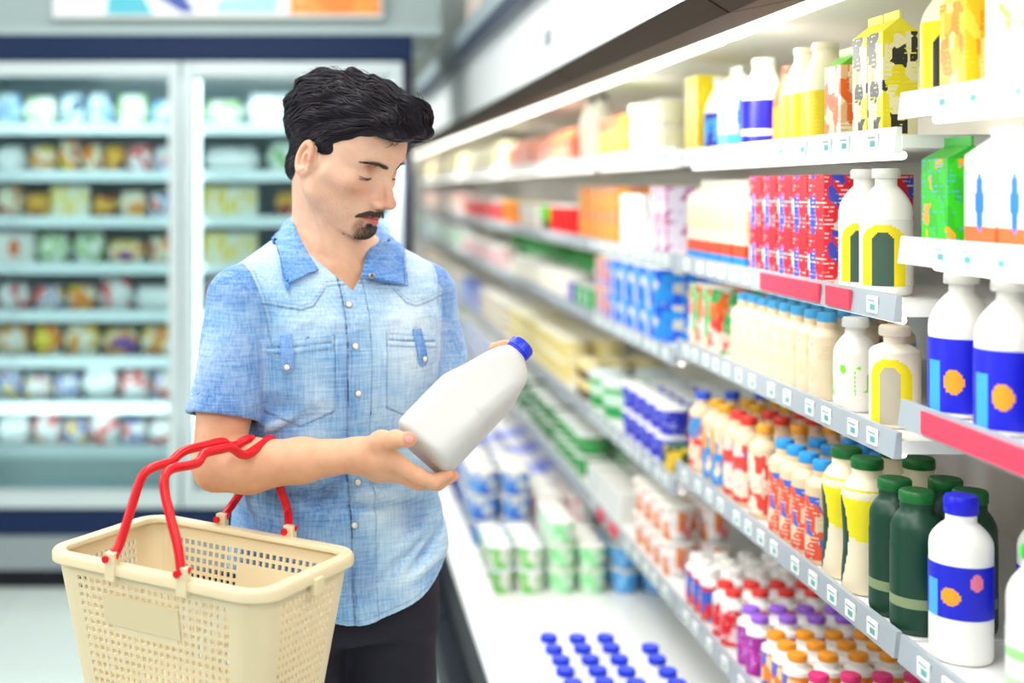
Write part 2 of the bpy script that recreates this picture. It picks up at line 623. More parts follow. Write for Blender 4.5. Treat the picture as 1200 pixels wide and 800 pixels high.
for bay, (y0, y1) in BAYS.items():
    c = empty('dairy_cooler', (0, y0, 0))
    where = {'near': 'nearest the camera at the right edge of the photo', 'middle': 'second from the camera, behind the near price rails',
             'third': 'third from the camera, beside the held bottle', 'far': 'fourth from the camera, behind the shoulder of the man', 'last': 'fifth from the camera, just past the freezer front', 'distant': 'sixth from the camera, beyond the freezer', 'endmost': 'furthest of all at the end of the aisle'}[bay]
    tag(c, 'white dairy cooler section, ' + where, 'cooler', 'sections of the long dairy cooler')
    L = y1 - y0
    g = MB()
    g.prism([(0.345, 0.0), (0.345, 0.135), (0.355, 0.15), (0.40, 0.16), (0.40, RIMZ - 0.05), (0.373, RIMZ - 0.045), (0.373, RIMZ - 0.015), (0.43, RIMZ - 0.017), (0.43, DECKZ - 0.021), (XB, DECKZ - 0.021), (XB, 0)], 0, L, KICK)
    g.build('kick_panel', c)
    g = MB()
    g.prism([(0.376, RIMZ - 0.016), (0.376, RIMZ - 0.004), (0.384, RIMZ), (0.462, RIMZ), (0.474, RIMZ - 0.006), (0.480, DECKZ + 0.001), (0.44, DECKZ)], 0, L, CWHITE)
    g.build('front_rim', c)
    g = MB()
    g.prism([(0.44, DECKZ - 0.02), (XB, DECKZ - 0.02), (XB, DECKZ), (0.44, DECKZ)], 0, L, CSHELF)
    g.build('deck', c)
    g = MB()
    g.box((XB, 0, 0), (XB + 0.06, L, 2.06), CBACK)
    g.build('back_panel', c)
    for s, dz in SHELVES[bay].items():
        z = ZC + dz
        g = MB()
        g.box((XS + 0.012, 0, z - 0.012), (XB, L, z + 0.008), CSHELF)
        sh = g.build('shelf', c)
        pale = s == 'T' or (bay == 'near' and s == 'A')
        g = MB()
        g.prism([(XS - 0.001, z - 0.020), (XS + 0.004, z + 0.020), (XS + 0.012, z + 0.020), (XS + 0.012, z - 0.020)], 0.002, L - 0.002, RAILW if pale else RAIL)
        g.build('price_rail', sh)
        if bay in ('near', 'middle', 'third'):
            rr = random.Random(hash((bay, s)) % 1000 if False else len(bay) * 7 + ord(s))
            y = 0.06
            reds = {('middle', 'A'): [(0.16, 0.10), (0.29, 0.30)], ('near', 'B'): [(0.05, 0.78)], ('third', 'D'): [(0.62, 0.10), (0.80, 0.08)], ('third', 'T'): []}
            rd = reds.get((bay, s), [])
            while y < L - 0.08:
                if not any(a - 0.05 < y < a + w for a, w in rd):
                    g = MB()
                    w = 0.034
                    x = XS - 0.0018
                    g.box((x - 0.0008, y, z - 0.013), (x + 0.003, y + w, z + 0.013), TAGW if not pale else pm('e6f2f0'))
                    g.box((x - 0.0014, y + 0.004, z - 0.008), (x + 0.0, y + w * 0.6, z + 0.001), TAGT)
                    g.box((x - 0.0014, y + 0.004, z + 0.005), (x + 0.0, y + w * 0.85, z + 0.0075), pm('8aa6ae'))
                    g.build('price_tag', sh)
                y += rr.choice([0.075, 0.085, 0.11])
            for a, w in rd:
                g = MB()
                g.box((XS - 0.0038, a, z - 0.0165), (XS + 0.001, a + w, z + 0.0165), TAGR, 0.0005)
                g.build('red_label_strip', sh)
    # canopy: white fascia, bronze lip, lamp and slanted inner cover
    g = MB()
    g.prism([(0.555, ZC + 0.292), (0.553, ZC + 0.508), (0.60, ZC + 0.520), (0.60, ZC + 0.300)], 0, L, FASCIA)
    g.build('canopy_fascia', c)
    if bay == 'third':
        g = MB()
        g.box((0.5495, 0.03, ZC + 0.360), (0.5545, 0.105, ZC + 0.395), pm('9fa9a8'))
        g.build('fascia_label', c)
    g = MB()
    g.prism([(0.556, ZC + 0.290), (0.60, ZC + 0.300), (0.74, ZC + 0.330), (0.745, ZC + 0.292), (0.60, ZC + 0.262)], 0, L, BRONZE)
    g.build('canopy_lip', c)
    g = MB()
    g.prism([(0.745, ZC + 0.330), (XB, ZC + 0.27), (XB, ZC + 0.285), (0.745, ZC + 0.345)], 0, L, CBACK)
    g.build('canopy_cover', c)
    g = MB()
    g.box((0.60, 0, ZC + 0.495), (XB, L, ZC + 0.515), CWHITE)
    g.build('canopy_roof', c)
    g = MB()
    g.prism([(0.515, ZC + 0.500), (0.552, ZC + 0.508), (0.552, ZC + 0.545), (0.505, ZC + 0.545)], 0, L, mat('canopy_dark_trim', (0.035, 0.042, 0.085), 0.35))
    g.prism([(0.505, ZC + 0.5455), (0.552, ZC + 0.5455), (0.552, ZC + 0.600), (0.497, ZC + 0.600)], 0, L, mat('canopy_grey_trim', (0.36, 0.44, 0.48), 0.4))
    if bay not in ('distant', 'endmost'):
        g.build('canopy_trim', c)
    for k in range(2 if L > 1.1 else 1):
        g = MB()
        a = L * k / (2 if L > 1.1 else 1)
        b = L * (k + 1) / (2 if L > 1.1 else 1)
        g.tube([(0.785, a + 0.03, ZC + 0.300), (0.785, b - 0.03, ZC + 0.300)], 0.014, LAMP, 10)
        g.build('lamp_tube', c, smooth=True, angle=50)
    area_light('cooler_canopy_light', (0.77, (y0 + y1) / 2, ZC + 0.285), (1.00, (y0 + y1) / 2, ZC - 0.45), 0.08, L * 0.95, 11 * L, (1, 0.97, 0.92))
    for s in ('T', 'A', 'B', 'C'):
        z = ZC + SHELVES[bay][s] - 0.016
        g = MB()
        g.tube([(XS + 0.035, 0.05, z - 0.006), (XS + 0.035, L - 0.05, z - 0.006)], 0.007, LAMP2, 8)
        g.build('lamp_tube', c, smooth=True, angle=50)
# end panel of the cooler
g = MB()
g.prism([(0.376, 0.0), (0.376, RIMZ), (0.85, ZC - 0.6), (0.85, ZC + 0.1), (0.555, ZC + 0.29), (0.555, ZC + 0.51), (XB + 0.06, ZC + 0.51), (XB + 0.06, 0)], 12.21, 12.27, CWHITE)
t = g.build('cooler_end_panel')
tag(t, 'white end panel closing the far end of the dairy cooler', 'panel')
# banner standing on top of the canopy
bn = empty('hanging_banner', (0.527, 4.6, ZC + 0.601))
tag(bn, 'pale upright banner with pink edge standing on the cooler canopy, upper middle', 'banner')
g = MB()
g.box((-0.006, -0.30, 0.0), (0.006, 0.25, 0.5), pm('e9d6c8'))
g.build('sheet', bn)
g = MB()
g.box((-0.008, -0.17, 0.0), (-0.006, -0.10, 0.5), pm('f6f3ea'))
g.box((-0.008, -0.26, 0.0), (-0.006, -0.23, 0.5), pm('9a6a48'))
g.build('printed_stripes', bn)
# ------------------------------------------------------------------ implicit surfaces for the figure
class Field:
    """signed distance samples on a grid whose spacing may vary along each axis; parts melt into each other by smooth union"""
    def __init__(s, xs, ys, zs):
        s.ax = [np.asarray(a, np.float32) for a in (xs, ys, zs)]
        s.D = np.full([len(a) for a in s.ax], 0.2, np.float32)

    def sub(s, lo, hi):
        sl = tuple(slice(max(0, np.searchsorted(a, l) - 1), np.searchsorted(a, h) + 1) for a, l, h in zip(s.ax, lo, hi))
        X = s.ax[0][sl[0]][:, None, None]
        Y = s.ax[1][sl[1]][None, :, None]
        Z = s.ax[2][sl[2]][None, None, :]
        return sl, X, Y, Z

    def union(s, lo, hi, fn, k):
        sl, X, Y, Z = s.sub(lo, hi)
        d = fn(X, Y, Z).astype(np.float32)
        s.D[sl] = smin(s.D[sl], d, k)

    def cut(s, lo, hi, fn, k=0.0):
        """keep only where fn < 0"""
        sl, X, Y, Z = s.sub(lo, hi)
        d = fn(X, Y, Z).astype(np.float32)
        s.D[sl] = -smin(-s.D[sl], -d, k) if k > 0 else np.maximum(s.D[sl], d)

    def mesh(s):
        return surface_nets(s.D, s.ax)


def smin(a, b, k):
    if k <= 0:
        return np.minimum(a, b)
    h = np.maximum(k - np.abs(a - b), 0) / k
    return np.minimum(a, b) - h * h * k * 0.25


def smax(a, b, k):
    return -smin(-a, -b, k)


def surface_nets(D, ax):
    I = D < 0
    nx, ny, nz = D.shape
    cnt = np.zeros((nx - 1, ny - 1, nz - 1), np.uint8)
    for dx in (0, 1):
        for dy in (0, 1):
            for dz in (0, 1):
                cnt += I[dx:nx - 1 + dx, dy:ny - 1 + dy, dz:nz - 1 + dz]
    cells = np.argwhere((cnt > 0) & (cnt < 8))
    idx = np.full(cnt.shape, -1, np.int32)
    idx[cells[:, 0], cells[:, 1], cells[:, 2]] = np.arange(len(cells))
    del cnt
    acc = np.zeros((len(cells), 3))
    n = np.zeros(len(cells))
    corners = [(a, b, c) for a in (0, 1) for b in (0, 1) for c in (0, 1)]
    val = {c: D[cells[:, 0] + c[0], cells[:, 1] + c[1], cells[:, 2] + c[2]] for c in corners}
    co = {c: np.stack([ax[i][cells[:, i] + c[i]] for i in range(3)], 1) for c in corners}
    for a in corners:
        for d in range(3):
            if a[d] == 0:
                b = list(a)
                b[d] = 1
                b = tuple(b)
                va, vb = val[a], val[b]
                m = (va < 0) != (vb < 0)
                t = np.where(m, va / np.where(m, va - vb, 1), 0)
                acc += np.where(m[:, None], co[a] + (co[b] - co[a]) * t[:, None], 0)
                n += m
    V = acc / n[:, None]
    F = []
    for d in range(3):
        e = [slice(None)] * 3
        e2 = [slice(None)] * 3
        e[d] = slice(0, D.shape[d] - 1)
        e2[d] = slice(1, D.shape[d])
        A, B = I[tuple(e)], I[tuple(e2)]
        c = np.argwhere(A != B)
        u, w = (d + 1) % 3, (d + 2) % 3
        ok = (c[:, u] > 0) & (c[:, w] > 0) & (c[:, u] < D.shape[u] - 1) & (c[:, w] < D.shape[w] - 1)
        c = c[ok]
        inside = I[c[:, 0], c[:, 1], c[:, 2]]
        q = []
        for du, dw in ((1, 1), (0, 1), (0, 0), (1, 0)):
            k = c.copy()
            k[:, u] -= du
            k[:, w] -= dw
            q.append(idx[k[:, 0], k[:, 1], k[:, 2]])
        q = np.stack(q, 1)
        q[~inside] = q[~inside][:, ::-1]
        F.append(q)
    return V, np.concatenate(F)


def np_mesh(name, V, F, mats, parent=None, origin=(0, 0, 0), col=None, midx=None):
    me = bpy.data.meshes.new(name)
    V = np.asarray(V, np.float64) - np.asarray(origin)
    me.vertices.add(len(V))
    me.vertices.foreach_set('co', V.astype(np.float32).ravel())
    me.loops.add(len(F) * 4)
    me.loops.foreach_set('vertex_index', F.astype(np.int32).ravel())
    me.polygons.add(len(F))
    me.polygons.foreach_set('loop_start', np.arange(0, len(F) * 4, 4, dtype=np.int32))
    me.polygons.foreach_set('use_smooth', np.ones(len(F), bool))
    for m in mats:
        me.materials.append(m)
    if midx is not None:
        me.polygons.foreach_set('material_index', midx.astype(np.int32))
    if col is not None:
        a = me.color_attributes.new('tone', 'FLOAT_COLOR', 'POINT')
        a.data.foreach_set('color', np.concatenate([col, np.ones((len(col), 1))], 1).astype(np.float32).ravel())
    me.update(calc_edges=True)
    o = bpy.data.objects.new(name, me)
    COL.objects.link(o)
    if parent:
        o.parent = parent
    return o


def np_smooth(V, F, it=1, lam=0.5):
    E = np.concatenate([F[:, [0, 1]], F[:, [1, 2]], F[:, [2, 3]], F[:, [3, 0]]])
    for _ in range(it):
        S = np.zeros_like(V)
        n = np.zeros(len(V))
        for a, b in ((0, 1), (1, 0)):
            for k in range(3):
                S[:, k] += np.bincount(E[:, a], V[E[:, b], k], len(V))
            n += np.bincount(E[:, a], minlength=len(V))
        V = V + lam * (S / n[:, None] - V)
    return V


def d_sphere(c, r):
    return lambda X, Y, Z: np.sqrt((X - c[0]) ** 2 + (Y - c[1]) ** 2 + (Z - c[2]) ** 2) - r


def d_ell(c, r):
    def f(X, Y, Z):
        a, b, e = (X - c[0]) / r[0], (Y - c[1]) / r[1], (Z - c[2]) / r[2]
        k0 = np.sqrt(a * a + b * b + e * e)
        k1 = np.sqrt((a / r[0]) ** 2 + (b / r[1]) ** 2 + (e / r[2]) ** 2) + 1e-9
        return k0 * (k0 - 1) / k1
    return f


def d_cone(a, b, r1, r2):
    a, b = np.array(a, float), np.array(b, float)
    ba = b - a
    L2 = float(ba @ ba)

    def f(X, Y, Z):
        t = np.clip(((X - a[0]) * ba[0] + (Y - a[1]) * ba[1] + (Z - a[2]) * ba[2]) / L2, 0, 1)
        return np.sqrt((X - a[0] - t * ba[0]) ** 2 + (Y - a[1] - t * ba[1]) ** 2 + (Z - a[2] - t * ba[2]) ** 2) - (r1 + (r2 - r1) * t)
    return f


def box_of(pts, pad):
    p = np.array(pts, float)
    return p.min(0) - pad, p.max(0) + pad


def chain(fld, pts, rad, k):
    for i in range(len(pts) - 1):
        lo, hi = box_of(pts[i:i + 2], max(rad[i], rad[i + 1]) + k + 0.012)
        fld.union(lo, hi, d_cone(pts[i], pts[i + 1], rad[i], rad[i + 1]), k)


def axis(*segs):
    """grid coordinates from (start, end, step) runs"""
    out = []
    for a, b, s in segs:
        n = max(1, int(round((b - a) / s)))
        out += list(np.linspace(a, b, n, endpoint=False))
    out.append(segs[-1][1])
    return out


def sstep(a, b, x):
    t = np.clip((x - a) / (b - a), 0, 1)
    return t * t * (3 - 2 * t)
# ------------------------------------------------------------------ the man
RNG = np.random.default_rng(7)
BASE = (0.015, 2.26, 0.0)
TY = math.radians(21.6)
T0 = (0.012, 2.255)
LT = (math.cos(TY), math.sin(TY))          # towards his left
FT = (math.sin(TY), -math.cos(TY))         # the way the chest faces


def tor(X, Y):
    return (X - T0[0]) * LT[0] + (Y - T0[1]) * LT[1], (X - T0[0]) * FT[0] + (Y - T0[1]) * FT[1]


def torp(u, w, z):
    return np.array([T0[0] + u * LT[0] + w * FT[0], T0[1] + u * LT[1] + w * FT[1], z])


ZT = [0.80, 0.86, 0.93, 1.00, 1.08, 1.15, 1.22, 1.29, 1.35, 1.395, 1.425, 1.45, 1.475, 1.50, 1.55]
AT = [.196, .195, .190, .184, .178, .175, .178, .184, .188, .184, .170, .145, .108, .060, .030]
BT = [.142, .140, .136, .131, .127, .126, .129, .132, .130, .116, .100, .086, .075, .056, .030]
CT = [.004, .004, .004, .006, .006, .006, .008, .008, .002, -.006, -.014, -.022, -.024, -.02, -.015]   # forward shift of each section


def torso_d(X, Y, Z, inset=0.0):
    a = np.interp(Z, ZT, AT) - inset
    b = np.interp(Z, ZT, BT) - inset
    c = np.interp(Z, ZT, CT)
    u, w = tor(X, Y)
    w = w - c
    k = ((np.abs(u) / a) ** 2.5 + (np.abs(w) / b) ** 2.5) ** 0.4
    return (k - 1) * np.minimum(a, b) * 0.92


SH_R, EL_R, WR_R = P(283, 352, 2.165), P(253, 549, 2.09), P(418, 533, 2.01)
SH_L, EL_L, WR_L = P(496, 346, 2.32), P(519, 496, 2.27), P(581, 433, 2.14)

# head frame: origin between the ears; forward, left, up
HS = 1.07
HYAW, HPIT = math.radians(50), math.radians(21)
HO = np.array([0.025, 2.205, 1.616])
fh = np.array([math.sin(HYAW), -math.cos(HYAW), 0])
HF = math.cos(HPIT) * fh - math.sin(HPIT) * np.array([0, 0, 1.0])
HL = np.array([math.cos(HYAW), math.sin(HYAW), 0])
HU = math.sin(HPIT) * fh + math.cos(HPIT) * np.array([0, 0, 1.0])


def hw(f, l, u):
    u = 0.005 + (u - 0.005) / 1.07 if u < 0.005 else u
    return HO + HS * (f * HF + l * HL + u * HU)


def hl(V):
    q = (np.asarray(V) - HO) / HS
    return q @ HF, q @ HL, q @ HU


def warp(U):
    """shortens the lower face a little"""
    return np.where(U < 0.005, 0.005 + (U - 0.005) * 1.07, U)


def head_sdf(F, L, U):
    """the head in its own frame, metres, forward F, left L, up U"""
    U = warp(U)
    A = np.abs(L)

    def ell(c, r, A_=L):
        a, b, e = (F - c[0]) / r[0], (A_ - c[1]) / r[1], (U - c[2]) / r[2]
        k0 = np.sqrt(a * a + b * b + e * e)
        k1 = np.sqrt((a / r[0]) ** 2 + (b / r[1]) ** 2 + (e / r[2]) ** 2) + 1e-9
        return k0 * (k0 - 1) / k1

    def cap(a, b, r1, r2, A_=A):
        a, b = np.array(a), np.array(b)
        d = b - a
        t = np.clip(((F - a[0]) * d[0] + (A_ - a[1]) * d[1] + (U - a[2]) * d[2]) / (d @ d), 0, 1)
        return np.sqrt((F - a[0] - t * d[0]) ** 2 + (A_ - a[1] - t * d[1]) ** 2 + (U - a[2] - t * d[2]) ** 2) - (r1 + (r2 - r1) * t)

    d = ell((-0.010, 0, 0.048), (0.098, 0.074, 0.074))                       # cranium
    d = smin(d, ell((0.038, 0, 0.040), (0.055, 0.062, 0.055)), 0.03)         # forehead
    d = smin(d, ell((0.030, 0, -0.028), (0.056, 0.058, 0.070)), 0.03)        # middle face
    d = smin(d, cap((0.006, 0.052, -0.050), (0.066, 0.016, -0.091), 0.013, 0.014), 0.028)   # jaw line
    d = smin(d, cap((0.000, 0.060, -0.005), (0.006, 0.053, -0.050), 0.010, 0.012), 0.03)
    d = smin(d, ell((0.045, 0, -0.065), (0.044, 0.036, 0.032)), 0.025)       # muzzle
    d = smin(d, ell((0.077, 0, -0.095), (0.014, 0.019, 0.013)), 0.016)       # chin
    d = smin(d, cap((0.058, 0.048, -0.014), (0.030, 0.063, -0.008), 0.014, 0.010), 0.022)   # cheek bone
    d = smin(d, cap((0.0855, 0.010, 0.026), (0.071, 0.042, 0.029), 0.0075, 0.0075), 0.016)  # brow ridge
    # eye hollows, then the lids over the eyeballs
    d = smax(d, -(np.sqrt((F - 0.092) ** 2 + (A - 0.0325) ** 2 + (U - 0.009) ** 2) - 0.0165), 0.016)
    eye = np.sqrt((F - 0.0665) ** 2 + (A - 0.0320) ** 2 + (U - 0.006) ** 2)
    el = np.arctan2(U - 0.006, F - 0.0665)
    lid = 0.0148 + 0.0016 * sstep(-0.46, -0.40, el) + 0.0008 * sstep(-0.64, -0.72, el)
    d = smin(d, eye - lid, 0.004)
    d = smax(d, -(np.sqrt((F - 0.079) ** 2 + (U - 0.0205) ** 2 + (np.maximum(np.abs(A - 0.032) - 0.011, 0)) ** 2) - 0.0012), 0.004)   # lid fold
    # nose
    d = smin(d, cap((0.084, 0, 0.020), (0.1135, 0, -0.029), 0.0068, 0.0068), 0.012)
    d = smin(d, np.sqrt((F - 0.1140) ** 2 + L ** 2 + (U + 0.0325) ** 2) - 0.0092, 0.007)
    d = smin(d, ell((0.0985, 0.0115, -0.0385), (0.0120, 0.0066, 0.0072), A), 0.006)
    d = smax(d, -ell((0.1040, 0.0068, -0.0485), (0.0062, 0.0036, 0.0042), A), 0.004)
    d = smin(d, cap((0.074, 0, 0.012), (0.089, 0, -0.036), 0.0125, 0.0135), 0.010)    # the sides of the nose meet the cheeks
    # mouth
    d = smin(d, cap((0.0955, 0, -0.0600), (0.0830, 0.020, -0.0655), 0.0058, 0.0032), 0.005)
    d = smin(d, cap((0.0945, 0, -0.0720), (0.0820, 0.018, -0.0692), 0.0068, 0.0032), 0.005)
    d = smax(d, -cap((0.1015, 0, -0.0662), (0.084, 0.0225, -0.0672), 0.0013, 0.0010), 0.004)
    d = smin(d, cap((0.0945, 0.0040, -0.050), (0.0955, 0.0040, -0.0575), 0.0045, 0.0045), 0.008)
    d = smax(d, -(np.sqrt((F - 0.0905) ** 2 + np.maximum(A - 0.012, 0) ** 2 + (U + 0.0815) ** 2) - 0.0035), 0.010)
    # ears: a leaf with a rolled rim, a bowl and a lobe, turned out from the skull
    ex = (F + 0.012) * 0.96 + (A - 0.076) * 0.28
    ez = -(F + 0.012) * 0.28 + (A - 0.076) * 0.96
    eu = ((U + 0.001) * 0.985 + ex * 0.17) * 1.17
    ex2 = ex * 0.985 - (U - 0.004) * 0.17
    rr = np.sqrt((ex2 / 0.0185) ** 2 + (eu / 0.0325) ** 2)
    plate = np.maximum((rr - 1) * 0.0185, np.abs(ez + 0.0025) - 0.0030)
    rim = np.sqrt(((rr - 0.90) * 0.0195) ** 2 + (ez - 0.0042) ** 2) - 0.0040
    rim = np.maximum(rim, -(ex2 - 0.012) * 0.7 - 0.0) if False else rim
    rim = smax(rim, ex2 + 0.5 * (-0.010 - eu) - 0.013, 0.004)
    lobe = np.sqrt((ex2 - 0.003) ** 2 + (eu + 0.029) ** 2 + (ez * 1.4) ** 2) - 0.0085
    anti = np.sqrt((np.sqrt((ex2 - 0.005) ** 2 + ((eu - 0.000) * 0.80) ** 2) - 0.0105) ** 2 + (ez - 0.0022) ** 2) - 0.0027
    ear = smin(smin(smin(plate, rim, 0.003), lobe, 0.006), anti, 0.004)
    ear = smax(ear, -(np.sqrt((ex2 - 0.008) ** 2 + ((eu + 0.004) * 0.8) ** 2 + (ez - 0.004) ** 2) - 0.0090), 0.003)
    tragus = np.sqrt((ex2 - 0.0155) ** 2 + ((eu + 0.006) * 0.7) ** 2 + (ez + 0.001) ** 2) - 0.0045
    ear = smin(ear, tragus, 0.004)
    d = smin(d, ear, 0.005)
    return d * HS


bx = axis((-0.32, -0.11, 0.0032), (-0.11, 0.215, 0.0016), (0.215, 0.36, 0.0028))
by = axis((1.865, 1.98, 0.0025), (1.98, 2.00, 0.0022), (2.00, 2.32, 0.0017), (2.32, 2.48, 0.004))
bz = axis((0.0, 0.84, 0.012), (0.84, 1.085, 0.004), (1.085, 1.20, 0.0016), (1.20, 1.44, 0.0032), (1.44, 1.795, 0.0016))
B = Field(bx, by, bz)

# trunk under the clothes, hips and legs
B.union((-0.3, 2.0, 0.86), (0.34, 2.47, 1.56), lambda X, Y, Z: np.maximum(torso_d(X, Y, Z, np.interp(Z, [1.28, 1.40], [0.022, 0.011])), 0.90 - Z), 0.0)
HIP = [torp(-0.085, 0, 0.88), torp(0.085, 0, 0.88)]
KNEE = [torp(-0.10, 0.03, 0.49), torp(0.11, 0.02, 0.49)]
ANK = [torp(-0.11, -0.01, 0.08), torp(0.12, -0.03, 0.08)]
for h, k_, a in zip(HIP, KNEE, ANK):
    chain(B, [h, k_, a], [0.086, 0.055, 0.038], 0.03)
    chain(B, [a, a + np.array([FT[0] * 0.15, FT[1] * 0.15, -0.035])], [0.036, 0.03], 0.02)
B.union((-0.26, 2.0, 0.76), (0.28, 2.47, 1.0), d_ell((T0[0], T0[1], 0.90), (0.16, 0.12, 0.10)), 0.04)
# shoulders and arms
for s_, e_, w_ in ((SH_R, EL_R, WR_R), (SH_L, EL_L, WR_L)):
    s_, e_, w_ = np.array(s_), np.array(e_), np.array(w_)
    chain(B, [torp(0, -0.02, 1.43), s_ + np.array([0, 0, -0.005])], [0.060, 0.050], 0.03)
    m_ = s_ + (e_ - s_) * 0.55
    chain(B, [s_, m_, e_ + (s_ - e_) * 0.06], [0.052, 0.0495, 0.0405], 0.02)
    q_ = e_ + (w_ - e_) * 0.24
    r_ = e_ + (w_ - e_) * 0.62
    chain(B, [e_, q_, r_, w_], [0.0385, 0.0425, 0.0335, 0.0255], 0.016)
# neck
nb = torp(0.0, -0.035, 1.43)
chain(B, [nb, hw(-0.030, 0, -0.030)], [0.064, 0.058], 0.04)
chain(B, [torp(0.0, 0.035, 1.425), hw(0.016, 0, -0.068)], [0.036, 0.034], 0.04)
for sx in (-1, 1):
    chain(B, [torp(0.016 * sx, 0.066, 1.432), hw(-0.018, 0.062 * sx, -0.030)], [0.0075, 0.011], 0.016)
    chain(B, [torp(0.014 * sx, 0.072, 1.430), torp(0.11 * sx, 0.035, 1.447)], [0.007, 0.007], 0.014)
# larynx
B.union(*box_of([hw(0.03, 0, -0.095)], 0.03), d_sphere(hw(0.036, 0, -0.108), 0.010), 0.02)
# head
sl, X, Y, Z = B.sub((-0.16, 1.99, 1.43), (0.22, 2.38, 1.795))
X, Y, Z = X - HO[0], Y - HO[1], Z - HO[2]
LF = ((X * HF[0] + Y * HF[1] + Z * HF[2]) / HS).astype(np.float32)
LL = ((X * HL[0] + Y * HL[1] + Z * HL[2]) / HS).astype(np.float32)
LU = ((X * HU[0] + Y * HU[1] + Z * HU[2]) / HS).astype(np.float32)
B.D[sl] = smin(B.D[sl], head_sdf(LF, LL, LU), 0.012)
del LF, LL, LU, X, Y, Z

# the right hand under the bottle: palm, thumb, four fingers
def hpl(*l):
    return [np.array(P(x, y, Y + 0.015)) for x, y, Y in l]


def hp(*l):
    return [np.array(P(x, y, Y - 0.045)) for x, y, Y in l]


palm = hp((418, 533, 2.055), (432, 534, 2.045))
chain(B, palm, [0.0255, 0.024], 0.012)
MC = [hp((424, 531, 2.040), (447, 538, 2.015), (466, 543, 2.005)), hp((424, 535, 2.050), (447, 546, 2.035), (464, 553, 2.025)),
      hp((424, 537, 2.060), (446, 548, 2.052), (461, 554, 2.046)), hp((424, 537, 2.066), (443, 547, 2.068), (456, 553, 2.068))]
FG = [hp((466, 543, 2.005), (490, 557, 1.995), (508, 563.5, 2.000), (525, 556, 2.012)),
      hp((464, 553, 2.025), (492, 564, 2.018), (513, 566, 2.022), (531, 557.5, 2.032)),
      hp((461, 554, 2.046), (489, 565, 2.042), (510, 566.5, 2.046), (526, 559, 2.052)),
      hp((456, 553, 2.068), (479, 562, 2.068), (496, 564, 2.072), (510, 560, 2.076))]
for i in range(4):
    chain(B, MC[i], [0.0185, 0.0178, 0.0140 - 0.0008 * i * (i > 1)], 0.016)
    g_ = [0.0126, 0.0126, 0.0116, 0.0100][i]
    chain(B, FG[i], [g_ * 1.06, g_ * 0.96, g_ * 0.84, g_ * 0.70], 0.006)
TH = hp((427, 529, 2.035), (447, 517, 2.005), (464, 514.5, 1.974), (477.5, 515, 1.950))
chain(B, TH, [0.0205, 0.0150, 0.0118, 0.0105], 0.012)
B.union(*box_of([TH[3]], 0.03), d_ell(TH[3] + np.array([0.001, 0, 0]), (0.0125, 0.0105, 0.0112)), 0.004)
chain(B, hp((432, 535, 2.035), (456, 533, 2.005)), [0.020, 0.012], 0.014)      # web between thumb and palm
# the left hand behind the bottle's neck
LW = [np.array(WR_L), np.array(P(586, 424, 2.12))]
chain(B, LW, [0.0255, 0.024], 0.012)
LK = hpl((579, 420, 2.090), (585, 416, 2.094), (590, 415, 2.102), (595, 417, 2.112))
LP = hpl((580, 409, 2.060), (588, 406.5, 2.062), (596, 408, 2.068), (603, 411, 2.078))
LD = hpl((586, 405.5, 2.036), (593.5, 404, 2.036), (602, 406, 2.042), (609, 410, 2.052))
LE = hpl((592, 405, 2.020), (598.5, 405, 2.018), (607, 408, 2.022), (613, 413, 2.034))
for i in range(4):
    chain(B, [LW[1], LK[i]], [0.017, 0.0118], 0.012)
    g_ = [0.0105, 0.0110, 0.0104, 0.0092][i]
    chain(B, [LK[i], LP[i], LD[i]], [g_, g_ * 0.9, g_ * 0.8], 0.004)
chain(B, hpl((587, 428, 2.105), (596, 432, 2.085), (603, 431, 2.066), (607, 426, 2.05)), [0.017, 0.0135, 0.0115, 0.0095], 0.008)

V, F = B.mesh()
del B
V = np_smooth(V, F, 1, 0.35)

# skin tones: lips, flush, brows, lashes, nails and beard shadow have their own colour
f_, l_, u_ = hl(V)
u_ = warp(u_)
al = np.abs(l_)
SK = np.array(hexc('e3af8d'))
col = np.tile(SK, (len(V), 1))


def tint(w, c, a=1.0):
    global col
    w = (np.clip(w, 0, 1) * a)[:, None]
    col = col * (1 - w) + np.array(hexc(c) if isinstance(c, str) else c) * w


near = (V[:, 2] > 1.44) & (np.abs(f_) < 0.2) & (al < 0.1)
tint(sstep(1.40, 1.50, V[:, 2]), 'eec6ae', 0.7)
g2 = lambda a, b, s1, s2: np.exp(-(a / s1) ** 2 - (b / s2) ** 2) * near
tint(g2(al - 0.040, u_ + 0.022, 0.022, 0.018) * (f_ > 0.03), 'd98a70', 0.45)
tint(np.exp(-((f_ - 0.113) / 0.016) ** 2 - (al / 0.016) ** 2 - ((u_ + 0.034) / 0.02) ** 2) * near, 'd07a66', 0.55)
tint(sstep(0.078, 0.088, al) * near, 'd98a72', 0.5)
tint(g2(al - 0.032, u_ - 0.016, 0.016, 0.008) * (f_ > 0.05), 'a9694f', 0.6)  # shade of the eye hollows painted into the skin
tint(np.exp(-((f_ - 0.100) / 0.008) ** 2 - ((al - 0.0068) / 0.005) ** 2 - ((u_ + 0.049) / 0.004) ** 2) * near, '6a3226', 0.8)
# stubble over the lip, chin and jaw
nz = RNG.random(len(V))
st = np.maximum.reduce([g2(al, u_ + 0.098, 0.026, 0.022), g2(al - 0.022, u_ + 0.085, 0.010, 0.018)]) * (f_ > 0.055)
tint(sstep(0.25, 0.75, st) * (0.55 + 0.45 * nz), '5d3a26', 0.72)
tint(g2(al - 0.05, u_ + 0.06, 0.02, 0.04) * (f_ > -0.01) * (u_ < -0.02) * (0.3 + nz), 'b07d60', 0.35)
